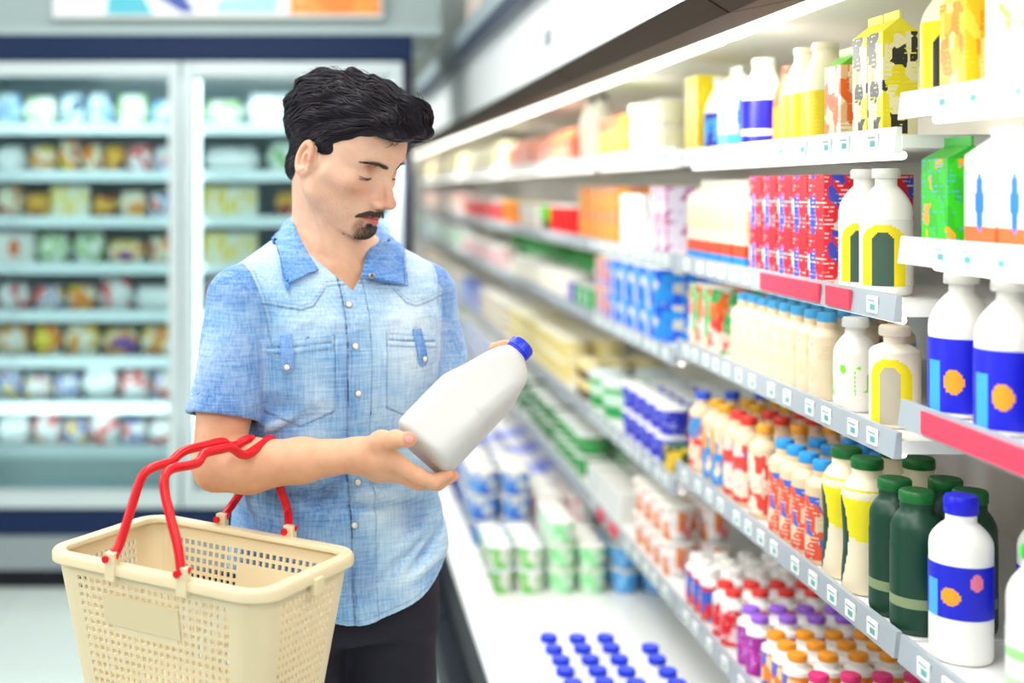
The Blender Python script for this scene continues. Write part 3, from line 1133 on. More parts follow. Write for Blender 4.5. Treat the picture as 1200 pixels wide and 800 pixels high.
# shade painted into the hollows of the ears
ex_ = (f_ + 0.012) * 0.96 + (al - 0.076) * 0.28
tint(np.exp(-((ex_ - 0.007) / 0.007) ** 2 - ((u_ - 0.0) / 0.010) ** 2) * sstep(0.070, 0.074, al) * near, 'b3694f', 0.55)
# lips
lipw = 0.0215
tint((sstep(0.0, 0.0018, lipw - al) * sstep(0.0, 0.0016, 0.0100 - np.abs(u_ + 0.0668) - 0.25 * al) * (f_ > 0.078)) * near, 'd4646a', 0.85)
tint(np.exp(-((u_ + 0.0664) / 0.0012) ** 2) * (al < 0.023) * (f_ > 0.078) * near, '5e1f22', 0.75)
# eyes: dark lashes along the lowered lid, a sliver of eye under it
el_ = np.arctan2(u_ - 0.006, f_ - 0.0665)
er = np.sqrt((f_ - 0.0665) ** 2 + (al - 0.032) ** 2 + (u_ - 0.006) ** 2)
on = (er < 0.0182) * (np.abs(al - 0.032) < 0.0140) * near
ev = el_ + 0.9 * ((al - 0.032) / 0.0140) ** 2 * 0.16
tint(on * sstep(-0.70, -0.64, ev) * sstep(-0.40, -0.46, ev) * (np.abs(al - 0.032) < 0.0105), 'b9a79c', 0.8)
tint(on * sstep(-0.70, -0.64, ev) * sstep(-0.40, -0.46, ev) * (np.abs(al - 0.0310) < 0.0056), '2c1a12', 0.95)
tint(on * np.exp(-((ev + 0.395) / 0.065) ** 2), '1d100c', 0.95)
tint(on * np.exp(-((ev + 0.73) / 0.05) ** 2), '8f5140', 0.6)
# eyebrows under the brow hairs
bt_ = np.clip((al - 0.0095) / 0.043, 0, 1)
bl = 0.0225 + 0.0040 * np.sin(bt_ * 2.3) + 0.001 * bt_
tint(sstep(0, 0.004, al - 0.009) * sstep(0, 0.01, 0.052 - al) * np.exp(-((u_ - bl) / 0.0034) ** 2) * (f_ > 0.05) * near, '4a2f24', 0.45)
# nails and finger tips
tp = np.array(TH[3]) + np.array([0.002, -0.0090, 0.003])
dn = np.linalg.norm((V - tp) / np.array([0.0068, 0.010, 0.0056]), axis=1)
tint(1 - sstep(0.8, 1.0, dn), 'd9a3a0', 0.9)
dn2 = np.linalg.norm((V - tp) / np.array([0.011, 0.02, 0.010]), axis=1)
tint((1 - sstep(0.7, 1.1, dn2)) * sstep(0.8, 1.1, dn), 'c8665a', 0.5)
for e in [q[3] for q in FG] + LE:
    tint(np.exp(-(np.linalg.norm(V - e, axis=1) / 0.012) ** 2), 'd67f6a', 0.55)
for e in (EL_R, EL_L):
    tint(np.exp(-(np.linalg.norm(V - np.array(e) - np.array([-0.02, 0, -0.03]), axis=1) / 0.035) ** 2), 'd98f72', 0.4)

sk = bpy.data.materials.new('skin')
sk.use_nodes = True
nt = sk.node_tree
b = nt.nodes['Principled BSDF']
at = nt.nodes.new('ShaderNodeAttribute')
at.attribute_name = 'tone'
tc = nt.nodes.new('ShaderNodeTexCoord')
n = nt.nodes.new('ShaderNodeTexNoise')
n.inputs['Scale'].default_value = 45
n.inputs['Detail'].default_value = 5
nt.links.new(tc.outputs['Object'], n.inputs['Vector'])
mx = nt.nodes.new('ShaderNodeMix')
mx.data_type = 'RGBA'
mx.blend_type = 'MULTIPLY'
mx.inputs[0].default_value = 1.0
rp = nt.nodes.new('ShaderNodeValToRGB')
rp.color_ramp.elements[0].position = 0.3
rp.color_ramp.elements[0].color = (0.93, 0.88, 0.86, 1)
rp.color_ramp.elements[1].position = 0.65
rp.color_ramp.elements[1].color = (1, 1, 1, 1)
nt.links.new(n.outputs['Fac'], rp.inputs[0])
nt.links.new(at.outputs['Color'], mx.inputs[6])
nt.links.new(rp.outputs[0], mx.inputs[7])
nt.links.new(mx.outputs[2], b.inputs['Base Color'])
n2 = nt.nodes.new('ShaderNodeTexNoise')
n2.inputs['Scale'].default_value = 420
bp = nt.nodes.new('ShaderNodeBump')
bp.inputs['Strength'].default_value = 0.12
bp.inputs['Distance'].default_value = 0.002
nt.links.new(tc.outputs['Object'], n2.inputs['Vector'])
nt.links.new(n2.outputs['Fac'], bp.inputs['Height'])
nt.links.new(bp.outputs['Normal'], b.inputs['Normal'])
b.inputs['Roughness'].default_value = 0.58
b.inputs['Specular IOR Level'].default_value = 0.25
b.inputs['Subsurface Weight'].default_value = 0.25
b.inputs['Subsurface Radius'].default_value = (0.010, 0.004, 0.002)
b.inputs['Subsurface Scale'].default_value = 0.6

man = np_mesh('person', V, F, [sk], None, BASE, col)
man.location = BASE
tag(man, 'standing man with dark hair and goatee in a denim shirt, looking at a white bottle', 'person')
MAN_BVH = BVHTree.FromPolygons([Vector(v) for v in V], F.tolist())

# ------------------------------------------------------------------ the denim shirt
SHX = axis((-0.30, 0.34, 0.0023))
SHY = axis((1.98, 2.50, 0.0023))
SHZ = axis((0.80, 1.51, 0.0023))
S = Field(SHX, SHY, SHZ)
WPH = RNG.random(40) * 6.28


def folds(X, Y, Z):
    """pulls and creases of the cloth: diagonal drags from the chest to the waist, gathers over the hem"""
    u, w = tor(X, Y)
    fr = sstep(-0.05, 0.06, w)
    e = np.exp
    d = 0.0
    # drags fanning from the armpit on his right and sagging across the belly
    for i in range(9):
        uc = -0.14 + 0.035 * i + 0.02 * math.sin(WPH[i])
        zc = 1.17 - 0.028 * i + 0.05 * math.sin(2 * WPH[i + 9])
        ang = 0.25 + 0.5 * math.sin(WPH[i + 18])
        p = (u - uc) * math.cos(ang) + (Z - zc) * math.sin(ang)
        q = -(u - uc) * math.sin(ang) + (Z - zc) * math.cos(ang)
        d = d - (0.0050 + 0.0020 * math.sin(WPH[i + 3])) * e(-(p / 0.060) ** 2 - (q / 0.0085) ** 2) + 0.0044 * e(-(p / 0.06) ** 2 - ((q - 0.017) / 0.011) ** 2)
    d = d + 0.0030 * np.sin(u * 46 + Z * 18 + 1.0) * sstep(1.20, 1.10, Z) * sstep(0.84, 0.92, Z)
    d = d + 0.0038 * np.sin(u * 23 - Z * 31 + 2.0) * sstep(1.26, 1.12, Z)
    d = d + 0.0016 * np.sin(Z * 95 + u * 22) * sstep(-0.02, -0.10, u) * sstep(1.28, 1.2, Z)
    d = d + 0.0012 * np.sin(u * 120 + 5 * np.sin(Z * 30)) * np.exp(-((Z - 1.335) / 0.03) ** 2) * (np.abs(u) < 0.13)
    return d * fr


VB = 1.398                                              # bottom of the open neck


def plck(Z):
    """where the buttoned front edge runs, measured from the middle of the chest"""
    return -0.012 + 0.010 * sstep(1.2, 0.9, Z)


def shirt_d(X, Y, Z):
    d = torso_d(X, Y, Z, 0.0)
    u, w = tor(X, Y)
    front = sstep(0.0, 0.03, w)
    up = u - plck(Z)
    d = d - 0.0030 * sstep(0.0212, 0.0195, np.abs(up)) * front                       # button band
    d = d + 0.0010 * np.exp(-((up + 0.0215) / 0.0018) ** 2) * front
    # chest pockets, slanted welts and flap strips
    for sx in (-1, 1):
        pu = (u - 0.004) * sx - (0.114 if sx < 0 else 0.088)
        top = 1.322 - 0.10 * pu
        inside = sstep(0.056, 0.0535, np.abs(pu)) * sstep(top + 0.001, top - 0.002, Z) * sstep(1.178 + 0.45 * np.abs(pu) - 0.002, 1.178 + 0.45 * np.abs(pu) + 0.001, Z)
        d = d - 0.0022 * inside * front
        welt = np.exp(-((Z - (top - 0.011)) / 0.0022) ** 2) * sstep(0.052, 0.049, np.abs(pu))
        d = d + 0.0016 * welt * front
        d = d - 0.0022 * np.exp(-((Z - (top - 0.017)) / 0.004) ** 2) * sstep(0.052, 0.049, np.abs(pu)) * front
    # yoke seam
    ys = yoke(u)
    d = d - 0.0022 * sstep(-0.001, 0.001, Z - ys) * front
    d = d - folds(X, Y, Z)
    return d


def yoke(u):
    a = np.abs(u)
    return np.interp(a, [0.0, 0.058, 0.085, 0.105, 0.20], [1.41, 1.405, 1.374, 1.368, 1.385])


S.union((-0.3, 1.98, 0.80), (0.34, 2.50, 1.51), shirt_d, 0)
SLV = []
SR0, SR1, SLEN = 0.0575, 0.0620, 0.198
for s_, e_, sx in ((SH_R, EL_R, -1), (SH_L, EL_L, 1)):
    s_, e_ = np.array(s_), np.array(e_)
    dv = (e_ - s_) / np.linalg.norm(e_ - s_)
    end = s_ + dv * SLEN
    out = np.array([LT[0] * sx, LT[1] * sx, 0])
    SLV.append((s_, dv, end, out))
    inn = torp(0.055 * sx, -0.02, 1.425)
    S.union(*box_of([inn, s_], 0.13), d_cone(inn, s_, 0.050, SR0), 0.03)

    def slv(X, Y, Z, a_=s_, dv=dv, out=out, sx=sx):
        b_ = a_ + dv * 0.24
        d = d_cone(a_, b_, SR0, SR1)(X, Y, Z)
        t = (X - a_[0]) * dv[0] + (Y - a_[1]) * dv[1] + (Z - a_[2]) * dv[2]
        o = (X - a_[0]) * out[0] + (Y - a_[1]) * out[1]
        fwd = (X - a_[0]) * FT[0] + (Y - a_[1]) * FT[1]
        d = d - 0.0026 * np.sin(t * 62 + fwd * 30 + 1) * sstep(0.03, 0.08, t) * sstep(0.2, 0.15, t) * sstep(0.05, -0.03, o)
        d = d - 0.0022 * np.sin(t * 40 - fwd * 45) * sstep(0.04, 0.1, t)
        d = d - 0.0022 * sstep(SLEN - 0.027, SLEN - 0.025, t)                        # turned hem of the sleeve
        d = d + 0.0035 * np.exp(-((t - 0.11 + 0.3 * fwd) / 0.006) ** 2) * sstep(0.02, -0.04, o)
        return np.maximum(d, t - SLEN)
    S.union(*box_of([s_, s_ + dv * 0.27], 0.085), slv, 0.010)
# make it a cloth with an inside, open at hem, cuffs and neck
S.D = np.maximum(S.D, -(S.D + 0.0042))
for (s_, dv, end, out) in SLV:
    lo, hi = box_of([s_, end + dv * 0.02], 0.08)

    def bore(X, Y, Z):
        c = d_cone(s_, s_ + dv * 0.30, SR0 - 0.0048, SR1 - 0.0045)(X, Y, Z)
        t = (X - s_[0]) * dv[0] + (Y - s_[1]) * dv[1] + (Z - s_[2]) * dv[2]
        return -np.maximum(np.maximum(c, 0.06 - t), 0.001 - torso_d(X, Y, Z))
    S.cut(lo, hi, bore)


def hem(X, Y, Z):
    u, w = tor(X, Y)
    zh = 0.858 + 0.062 * (np.abs(u + 0.01) / 0.185) ** 2.6 - 0.012 * np.exp(-((u + 0.02) / 0.05) ** 2)
    return zh - Z


S.cut((-0.3, 1.98, 0.7), (0.34, 2.5, 1.0), hem)


def neck_open(X, Y, Z):
    u, w = tor(X, Y)
    up = u - plck(Z)
    v = (np.abs(up) - np.clip((Z - VB) * 0.95, 0, 1))              # the V
    v = np.where((w > 0.0) & (Z > VB), -v, -1.0)
    c = np.where(Z > 1.40, 0.071 + 0.016 * sstep(0.01, 0.05, u) * sstep(-0.03, 0.01, w) - np.sqrt((u) ** 2 + (w + 0.012) ** 2) - np.clip(1.455 - Z, 0, 1) * 0.8, -1.0)
    return np.maximum(np.maximum(v, c), Z - 1.478)


S.cut((-0.2, 1.98, 1.38), (0.25, 2.5, 1.52), neck_open)
V, F = S.mesh()
del S
V = np_smooth(V, F, 2, 0.5)

# denim: washed pale over chest and shoulders, bluer on sleeves and seams
u_, w_ = tor(V[:, 0], V[:, 1])
z_ = V[:, 2]
DEEP, MID, PALE = np.array(hexc('3279c6')), np.array(hexc('79b5e2')), np.array(hexc('e0f0f8'))
ncol = MID[None, :] * np.ones((len(V), 1))


def mixc(w, c):
    global ncol
    w = np.clip(w, 0, 1)[:, None]
    ncol = ncol * (1 - w) + c * w


arm = np.zeros(len(V), bool)
seam = np.full(len(V), 9.0)
DTO = torso_d(V[:, 0], V[:, 1], V[:, 2])
for (s_, dv, end, out), sx in zip(SLV, (-1, 1)):
    ds = d_cone(s_, s_ + dv * 0.26, SR0, SR1)(V[:, 0], V[:, 1], V[:, 2])
    ua = np.interp(z_, [1.10, 1.25, 1.31, 1.36, 1.41, 1.47], [0.150, 0.150, 0.152, 0.160, 0.174, 0.186]) + 0.02 * np.clip(-w_, 0, 0.1)
    ok = (u_ * sx > ua) & (ds < DTO + 0.004) & (np.abs(ds) < 0.02)
    arm |= ok
    m = (np.abs(ds) < 0.016) & (DTO < 0.035)
    seam = np.where(m & (np.abs(u_ * sx - ua) < np.abs(seam)), u_ * sx - ua, seam)
fr_ = (w_ > -0.02) & ~arm
blob = lambda uc, zc, su, sz: np.exp(-((u_ - uc) / su) ** 2 - ((z_ - zc) / sz) ** 2) * fr_
mixc(blob(-0.075, 1.365, 0.06, 0.05) * 0.75, PALE)
mixc(blob(0.085, 1.33, 0.075, 0.11) * 0.95, PALE)
mixc(blob(-0.085, 1.22, 0.03, 0.045) * 0.6, PALE)
mixc(blob(0.07, 1.12, 0.07, 0.12) * 0.7, PALE)
mixc(blob(0.06, 0.95, 0.09, 0.10) * 0.55, PALE)
mixc(blob(-0.14, 1.15, 0.05, 0.12) * 0.55, DEEP)
mixc(blob(-0.10, 1.02, 0.07, 0.09) * 0.55, DEEP)
mixc(blob(-0.035, 1.25, 0.022, 0.12) * 0.45, DEEP)
mixc(sstep(1.385, 1.42, z_) * 0.55 * (~arm), PALE)
mixc(arm * 0.80, DEEP)
for (s_, dv, end, out) in SLV:
    t = (V - s_) @ dv
    fwd = (V - s_) @ np.array([FT[0], FT[1], 0])
    mixc(arm * np.exp(-((t - 0.10) / 0.06) ** 2) * np.exp(-((fwd - 0.05) / 0.03) ** 2) * 0.35, PALE)
    mixc(arm * np.exp(-((t - 0.03) / 0.03) ** 2) * 0.3, MID)
# fold light and shade painted in with wash wear: pale ridges, dark creases
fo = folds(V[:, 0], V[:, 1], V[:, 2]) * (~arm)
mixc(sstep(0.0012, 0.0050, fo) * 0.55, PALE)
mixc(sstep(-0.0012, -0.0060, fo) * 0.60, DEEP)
# stitching: fine darker lines beside the seams
STITCH = np.array(hexc('2f5f95'))


def line(dist, w=0.0016, a=0.75, where=None):
    m = np.exp(-(dist / w) ** 2) * a
    mixc(m * (where if where is not None else fr_), STITCH)


pk = plck(z_)
line(u_ - pk - 0.0205, 0.0013, 0.55)
line(u_ - pk + 0.0218, 0.0016, 0.8)
line(u_ - pk + 0.017, 0.0012, 0.35)
ys_ = yoke(u_)
line(z_ - ys_, 0.0016, 0.7)
line(z_ - ys_ - 0.007, 0.0012, 0.5)
for sx in (-1, 1):
    pu = (u_ - 0.004) * sx - (0.114 if sx < 0 else 0.088)
    top = 1.322 - 0.10 * pu
    bot = 1.178 + 0.45 * np.abs(pu)
    inn = (np.abs(pu) < 0.056) * (z_ < top + 0.002) * (z_ > bot - 0.002) * fr_
    line(np.abs(pu) - 0.0545, 0.0015, 0.7, inn)
    line(z_ - bot, 0.0018, 0.7, inn)
    line(z_ - (top - 0.001), 0.0014, 0.6, inn)
    line(z_ - (top - 0.011), 0.0020, 0.8, inn * (np.abs(pu) < 0.051))
    line(z_ - (top - 0.021), 0.0014, 0.55, inn)
for (s_, dv, end, out) in SLV:
    q = V - s_
    t = q @ dv
    o = q @ out
    line(t - SLEN + 0.026, 0.0014, 0.7, arm)
    line(t - SLEN + 0.003, 0.0022, 0.4, arm)
line(seam, 0.0018, 0.75, z_ > 1.27)
line(seam + 0.008, 0.0014, 0.5, z_ > 1.27)
hz = 0.858 + 0.062 * (np.abs(u_ + 0.01) / 0.185) ** 2.6 - 0.012 * np.exp(-((u_ + 0.02) / 0.05) ** 2)
line(z_ - hz - 0.010, 0.0014, 0.5, ~arm)
mixc(np.exp(-((z_ - hz) / 0.004) ** 2) * 0.5, PALE)


def denim(name, attr=True, base='5f9fd8'):
    m = bpy.data.materials.new(name)
    m.use_nodes = True
    nt = m.node_tree
    b = nt.nodes['Principled BSDF']
    tc = nt.nodes.new('ShaderNodeTexCoord')
    if attr:
        src = nt.nodes.new('ShaderNodeAttribute')
        src.attribute_name = 'tone'
        cout = src.outputs['Color']
    else:
        src = nt.nodes.new('ShaderNodeRGB')
        src.outputs[0].default_value = (*hexc(base), 1)
        cout = src.outputs[0]

    def noise(scale, vec, detail=4):
        mp = nt.nodes.new('ShaderNodeMapping')
        mp.inputs['Scale'].default_value = vec
        nt.links.new(tc.outputs['Object'], mp.inputs['Vector'])
        n = nt.nodes.new('ShaderNodeTexNoise')
        n.inputs['Scale'].default_value = scale
        n.inputs['Detail'].default_value = detail
        nt.links.new(mp.outputs[0], n.inputs['Vector'])
        return n.outputs['Fac']
    n1 = noise(16, (1, 1, 1))
    n2 = noise(30, (9, 9, 0.7))          # vertical slubs of the yarn
    n3 = noise(30, (0.8, 0.8, 9))
    ad = nt.nodes.new('ShaderNodeMath')
    ad.operation = 'ADD'
    nt.links.new(n2, ad.inputs[0])
    nt.links.new(n3, ad.inputs[1])
    ad2 = nt.nodes.new('ShaderNodeMath')
    ad2.operation = 'MULTIPLY_ADD'
    ad2.inputs[1].default_value = 0.9
    nt.links.new(n1, ad2.inputs[0])
    nt.links.new(ad.outputs[0], ad2.inputs[2])
    rp = nt.nodes.new('ShaderNodeMapRange')
    rp.inputs[1].default_value = 1.10
    rp.inputs[2].default_value = 1.80
    rp.inputs[3].default_value = 0.0
    rp.inputs[4].default_value = 1.0
    nt.links.new(ad2.outputs[0], rp.inputs[0])
    mx = nt.nodes.new('ShaderNodeMix')
    mx.data_type = 'RGBA'
    mx.blend_type = 'MIX'
    dk = nt.nodes.new('ShaderNodeMix')
    dk.data_type = 'RGBA'
    dk.blend_type = 'MULTIPLY'
    dk.inputs[0].default_value = 1
    dk.inputs[7].default_value = (0.60, 0.72, 0.86, 1)
    nt.links.new(cout, dk.inputs[6])
    lt = nt.nodes.new('ShaderNodeMix')
    lt.data_type = 'RGBA'
    lt.inputs[0].default_value = 0.30
    lt.inputs[7].default_value = (0.85, 0.93, 0.98, 1)
    nt.links.new(cout, lt.inputs[6])
    nt.links.new(rp.outputs[0], mx.inputs[0])
    nt.links.new(dk.outputs[2], mx.inputs[6])
    nt.links.new(lt.outputs[2], mx.inputs[7])
    nt.links.new(mx.outputs[2], b.inputs['Base Color'])
    wv = noise(260, (1, 1, 1), 2)
    bp = nt.nodes.new('ShaderNodeBump')
    bp.inputs['Strength'].default_value = 0.35
    bp.inputs['Distance'].default_value = 0.002
    nt.links.new(wv, bp.inputs['Height'])
    bp2 = nt.nodes.new('ShaderNodeBump')
    bp2.inputs['Strength'].default_value = 0.5
    bp2.inputs['Distance'].default_value = 0.006
    nt.links.new(n1, bp2.inputs['Height'])
    nt.links.new(bp.outputs['Normal'], bp2.inputs['Normal'])
    nt.links.new(bp2.outputs['Normal'], b.inputs['Normal'])
    b.inputs['Roughness'].default_value = 0.85
    b.inputs['Specular IOR Level'].default_value = 0.15
    b.inputs['Sheen Weight'].default_value = 0.15
    return m


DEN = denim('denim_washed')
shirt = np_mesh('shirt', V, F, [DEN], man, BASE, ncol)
shirt['label'] = 'light blue washed denim shirt with short sleeves'
SH_BVH = BVHTree.FromPolygons([Vector(v) for v in V], F.tolist())
EYE = Vector((0, 0, ZC))


def on_shirt(x, y, lift=0.0, bvh=None, fallback=2.2):
    """the place on the shirt that shows at pixel (x, y), and the cloth's outward direction there"""
    d = (P(x, y, 1.0) - EYE).normalized()
    h = (bvh or SH_BVH).ray_cast(EYE, d)
    if h[0] is None:
        return P(x, y, fallback), -d
    n = h[1] if h[1].dot(d) < 0 else -h[1]
    return h[0] + n * lift, n


def rel(v):
    return Vector(v) - Vector(BASE)


# collar: two leaves that fold over from a band round the neck
def collar_leaf(fold, outer, name):
    fold, outer = smooth_path(fold, 6), smooth_path(outer, 6)
    n = min(len(fold), len(outer))
    rows = []
    T = [0, 0.12, 0.3, 0.5, 0.7, 0.88, 1.0]
    for t in T:
        r = []
        for i in range(n):
            p = fold[i].lerp(outer[i], t)
            lift = 0.006 * math.sin(math.pi * t) ** 0.7
            c = Vector((T0[0] + 0.0, T0[1], p.z))
            o = (p - c)
            o.z = 0
            o.normalize()
            p = p + o * lift
            h = SH_BVH.find_nearest(p)
            if t > 0.15 and h[0] is not None and (p - h[0]).length < 0.014:
                q = p - h[0]
                nn = h[1] if h[1].dot(o) > -0.1 else -h[1]
                dd = q.dot(nn)
                want = 0.0065 + 0.004 * (1 - t)
                if dd < want:
                    p = p + nn * (want - dd)
            if p.y < 2.40:
                dd_ = p - EYE
                hh = SH_BVH.ray_cast(EYE, dd_.normalized())
                if hh[0] is not None and hh[3] < dd_.length + 0.006 and dd_.length - hh[3] < 0.05:
                    p = EYE + dd_.normalized() * (hh[3] - 0.010)
            r.append(p)
        rows.append(r)
    g = MB()
    th = 0.0022
    grid = []
    for j, r in enumerate(rows):
        grid.append([rel(p) for p in r])
    vs, fs = [], []
    nr = len(grid)
    nrm = []
    for j in range(nr):
        for i in range(n):
            a = grid[j][min(i + 1, n - 1)] - grid[j][max(i - 1, 0)]
            b = grid[min(j + 1, nr - 1)][i] - grid[max(j - 1, 0)][i]
            k = a.cross(b)
            nrm.append(k.normalized() if k.length > 1e-9 else Vector((0, -1, 0)))
    for sgn in (1, -1):
        for j in range(nr):
            for i in range(n):
                vs.append(grid[j][i] + nrm[j * n + i] * th * 0.5 * sgn)
    N = nr * n
    for j in range(nr - 1):
        for i in range(n - 1):
            a, b, c, d = j * n + i, j * n + i + 1, (j + 1) * n + i + 1, (j + 1) * n + i
            fs += [(a, b, c, d), (N + d, N + c, N + b, N + a)]
    loop = [i for i in range(n)] + [j * n + n - 1 for j in range(1, nr)] + [(nr - 1) * n + i for i in range(n - 2, -1, -1)] + [j * n for j in range(nr - 2, 0, -1)]
    for a, b in zip(loop, loop[1:] + loop[:1]):
        fs.append((a, N + a, N + b, b))
    g.add(vs, fs, DEN_C)
    o = g.build(name, shirt, smooth=True)
    # stitching a finger's width inside the edge
    ed = [rows[-2][i] for i in range(n)]
    return o, rows, nrm


DEN_C = denim('denim_collar', False, '4c93dc')
fold_r = [P(396, 246, 2.345), P(368, 247, 2.335), P(345, 252, 2.285), P(345, 264, 2.225), P(356, 287, 2.180), P(366, 304, 2.158), P(374, 316, 2.150)]
out_r = [P(396, 262, 2.370), P(358, 262, 2.368), P(331, 270, 2.315), P(327, 284, 2.255), P(329, 312, 2.195), P(333, 330, 2.165), P(337, 342, 2.150)]
fold_l = [P(396, 246, 2.345), P(424, 248, 2.345), P(440, 262, 2.32), P(437, 278, 2.265), P(431, 292, 2.215), P(427, 308, 2.175), P(424, 324, 2.150)]
out_l = [P(396, 262, 2.370), P(432, 264, 2.375), P(456, 276, 2.36), P(465, 292, 2.30), P(471, 310, 2.245), P(475, 325, 2.21), P(478, 335, 2.19)]
c1, rows1, _ = collar_leaf(fold_r, out_r, 'collar')
c2, rows2, _ = collar_leaf(fold_l, out_l, 'collar')
ST = mat('stitch_thread', '2d5c93', 0.8)


def stitch(pts, r=0.0007, dash=0.0032, gap=0.002, parent=None, name='stitching'):
    g = MB()
    L = 0
    pts = [Vector(p) for p in pts]
    seg = []
    pos = 0.0
    on = True
    cur = [pts[0]]
    left = dash
    i = 0
    p = pts[0]
    while i < len(pts) - 1:
        d = pts[i + 1] - p
        if d.length < left:
            left -= d.length
            p = pts[i + 1]
            if on:
                cur.append(p)
            i += 1
        else:
            p = p + d.normalized() * left
            if on:
                cur.append(p)
                if len(cur) > 1:
                    g.tube(cur, r, ST, 4)
            on = not on
            cur = [p]
            left = dash if on else gap
    return g.build(name, parent)


for c, rows in ((c1, rows1), (c2, rows2)):
    nr = len(rows)
    ed = []
    for t in range(6, len(rows[0])):
        ed.append(rows[-2][t] * 0.75 + rows[-1][t] * 0.25)
    m_ = len(rows[0]) - 1
    ed2 = [rows[j][m_] * 0.85 + rows[j][m_ - 4] * 0.15 for j in range(nr - 2, -1, -1)]
    pts = []
    for p in ed[:-1] + ed2:
        d = (EYE - p).normalized()
        pts.append(rel(p + d * 0.0022))
    stitch(pts, parent=c)

# snap buttons down the front
PEARL = mat('button_pearl', (0.86, 0.84, 0.78), 0.2, spec=0.7)
RINGM = mat('button_ring', (0.45, 0.42, 0.36), 0.3, metal=0.9)


def button(x, y, parent, r=0.0058, lift=0.0012):
    p, n = on_shirt(x, y, lift)
    g = MB()
    g.lathe([(r, -0.002), (r * 1.04, 0.0005), (r * 0.98, 0.0012)], RINGM, 18, cap0=True, cap1=True)
    g.lathe([(r * 0.86, 0.0010), (r * 0.80, 0.0024), (r * 0.5, 0.0034), (0.0004, 0.0037)], PEARL, 18, cap0=False)
    o = g.build('button', parent, smooth=True, angle=50)
    o.rotation_euler = n.to_track_quat('Z', 'Y').to_euler()
    o.location = rel(p)
    return o


for (x, y) in ((408.5, 357), (416, 405.5), (419.5, 461), (419, 565), (415.5, 615)):
    button(x, y, shirt)
for (x, y) in ((435.5, 323),):
    p = rows2[2][-2]
    g = MB()
    g.lathe([(0.0052, -0.001), (0.0054, 0.001), (0.003, 0.0016)], RINGM, 16, cap1=False)
    g.lathe([(0.003, 0.0014), (0.0004, 0.0006)], mat('snap_dark', (0.12, 0.10, 0.09), 0.4), 16, cap0=False)
    o = g.build('collar_snap', shirt, smooth=True)
    pp = P(x, y, (p.y))
    pp = pp + (EYE - pp).normalized() * 0.009
    o.location = rel(pp)
    o.rotation_euler = Vector((0.25, -0.95, 0.15)).to_track_quat('Z', 'Y').to_euler()


# strips over the pockets
def strap(pts, w):
    """a cloth tab through pixel places, pointed at its lower end, lying on the shirt"""
    g = MB()
    path = [on_shirt(x, y, 0.0035) for x, y in pts]
    sd = []
    n = len(path)
    vs = []
    for i, (p, nn) in enumerate(path):
        d = (path[min(i + 1, n - 1)][0] - path[max(i - 1, 0)][0]).normalized()
        s_ = nn.cross(d).normalized()
        ww = w * (1.0 if i < n - 1 else 0.12)
        for a, h in ((-1, -0.0015), (1, -0.0015), (1, 0.0018), (-1, 0.0018)):
            vs.append([rel(p + s_ * a * ww + nn * h)])
    rings = [[vs[4 * i + k][0] for k in range(4)] for i in range(n)]
    g.rings(rings, DEN_C)
    return g.build('pocket_strap', shirt, smooth=False)


strap([(336, 392), (336, 402), (337, 414), (337, 426), (337, 433), (337, 437.5)], 0.0105)
strap([(487, 385), (489, 395), (492, 408), (494, 418), (495, 424), (496, 428)], 0.0095)
button(337, 429.5, shirt, 0.0056, 0.0052)
button(494.8, 420, shirt, 0.0052, 0.0052)

# ------------------------------------------------------------------ trousers and shoes
TX = axis((-0.26, 0.29, 0.006))
TYY = axis((2.02, 2.50, 0.006))
TZ = axis((0.03, 0.84, 0.012), (0.84, 1.03, 0.006))
Tf = Field(TX, TYY, TZ)


def hips(X, Y, Z):
    u, w = tor(X, Y)
    a, b = 0.172, 0.122
    k = ((np.abs(u) / a) ** 2.6 + (np.abs(w) / b) ** 2.6) ** (1 / 2.6)
    return np.maximum((k - 1) * b, np.maximum(0.80 - Z, Z - 1.01))


Tf.union((-0.3, 2.0, 0.72), (0.3, 2.5, 1.03), hips, 0)
for i, (h, k_, a) in enumerate(zip(HIP, KNEE, ANK)):
    a2 = np.array(a) + np.array([0, 0, -0.03])
    chain(Tf, [h, k_, a2], [0.100, 0.073, 0.062], 0.03)
V, F = Tf.mesh()
V = np_smooth(V, F, 3, 0.5)
u_, w_ = tor(V[:, 0], V[:, 1])
V[:, 1] += 0.004 * np.sin(V[:, 2] * 38 + u_ * 25) * sstep(0.9, 0.7, V[:, 2])
trs = np_mesh('trousers', V, F, [mat('trouser_cloth', (0.022, 0.020, 0.032), 0.8, spec=0.2, bump=0.35, bump_scale=300, vary=0.15)], man, BASE)
for a in ANK:
    g = MB()
    SOLE = mat('shoe_sole', (0.03, 0.03, 0.03), 0.7)
    UP = mat('shoe_leather', (0.03, 0.025, 0.022), 0.4)
    c = np.array([a[0], a[1], 0])
    rg, rg2 = [], []
    outl = []
    for k in range(28):
        t = 2 * math.pi * k / 28
        ln = math.cos(t) * 0.135
        wd = math.sin(t) * (0.042 + 0.008 * math.cos(t - 0.6))
        outl.append((ln + 0.06, wd))
    def ring(sc_, z, sh=0.0):
        return [rel(Vector((c[0] + FT[0] * ((l - 0.06) * sc_ + 0.06 + sh) - LT[0] * w * sc_, c[1] + FT[1] * ((l - 0.06) * sc_ + 0.06 + sh) - LT[1] * w * sc_, z))) for l, w in outl]
    g.rings([ring(1, 0.002), ring(1.02, 0.024)], SOLE)
    g.rings([ring(0.97, 0.024), ring(0.95, 0.05), ring(0.74, 0.085, -0.03), ring(0.42, 0.115, -0.062)], UP, cap0=False)
    g.build('shoe', man, smooth=True, angle=60)
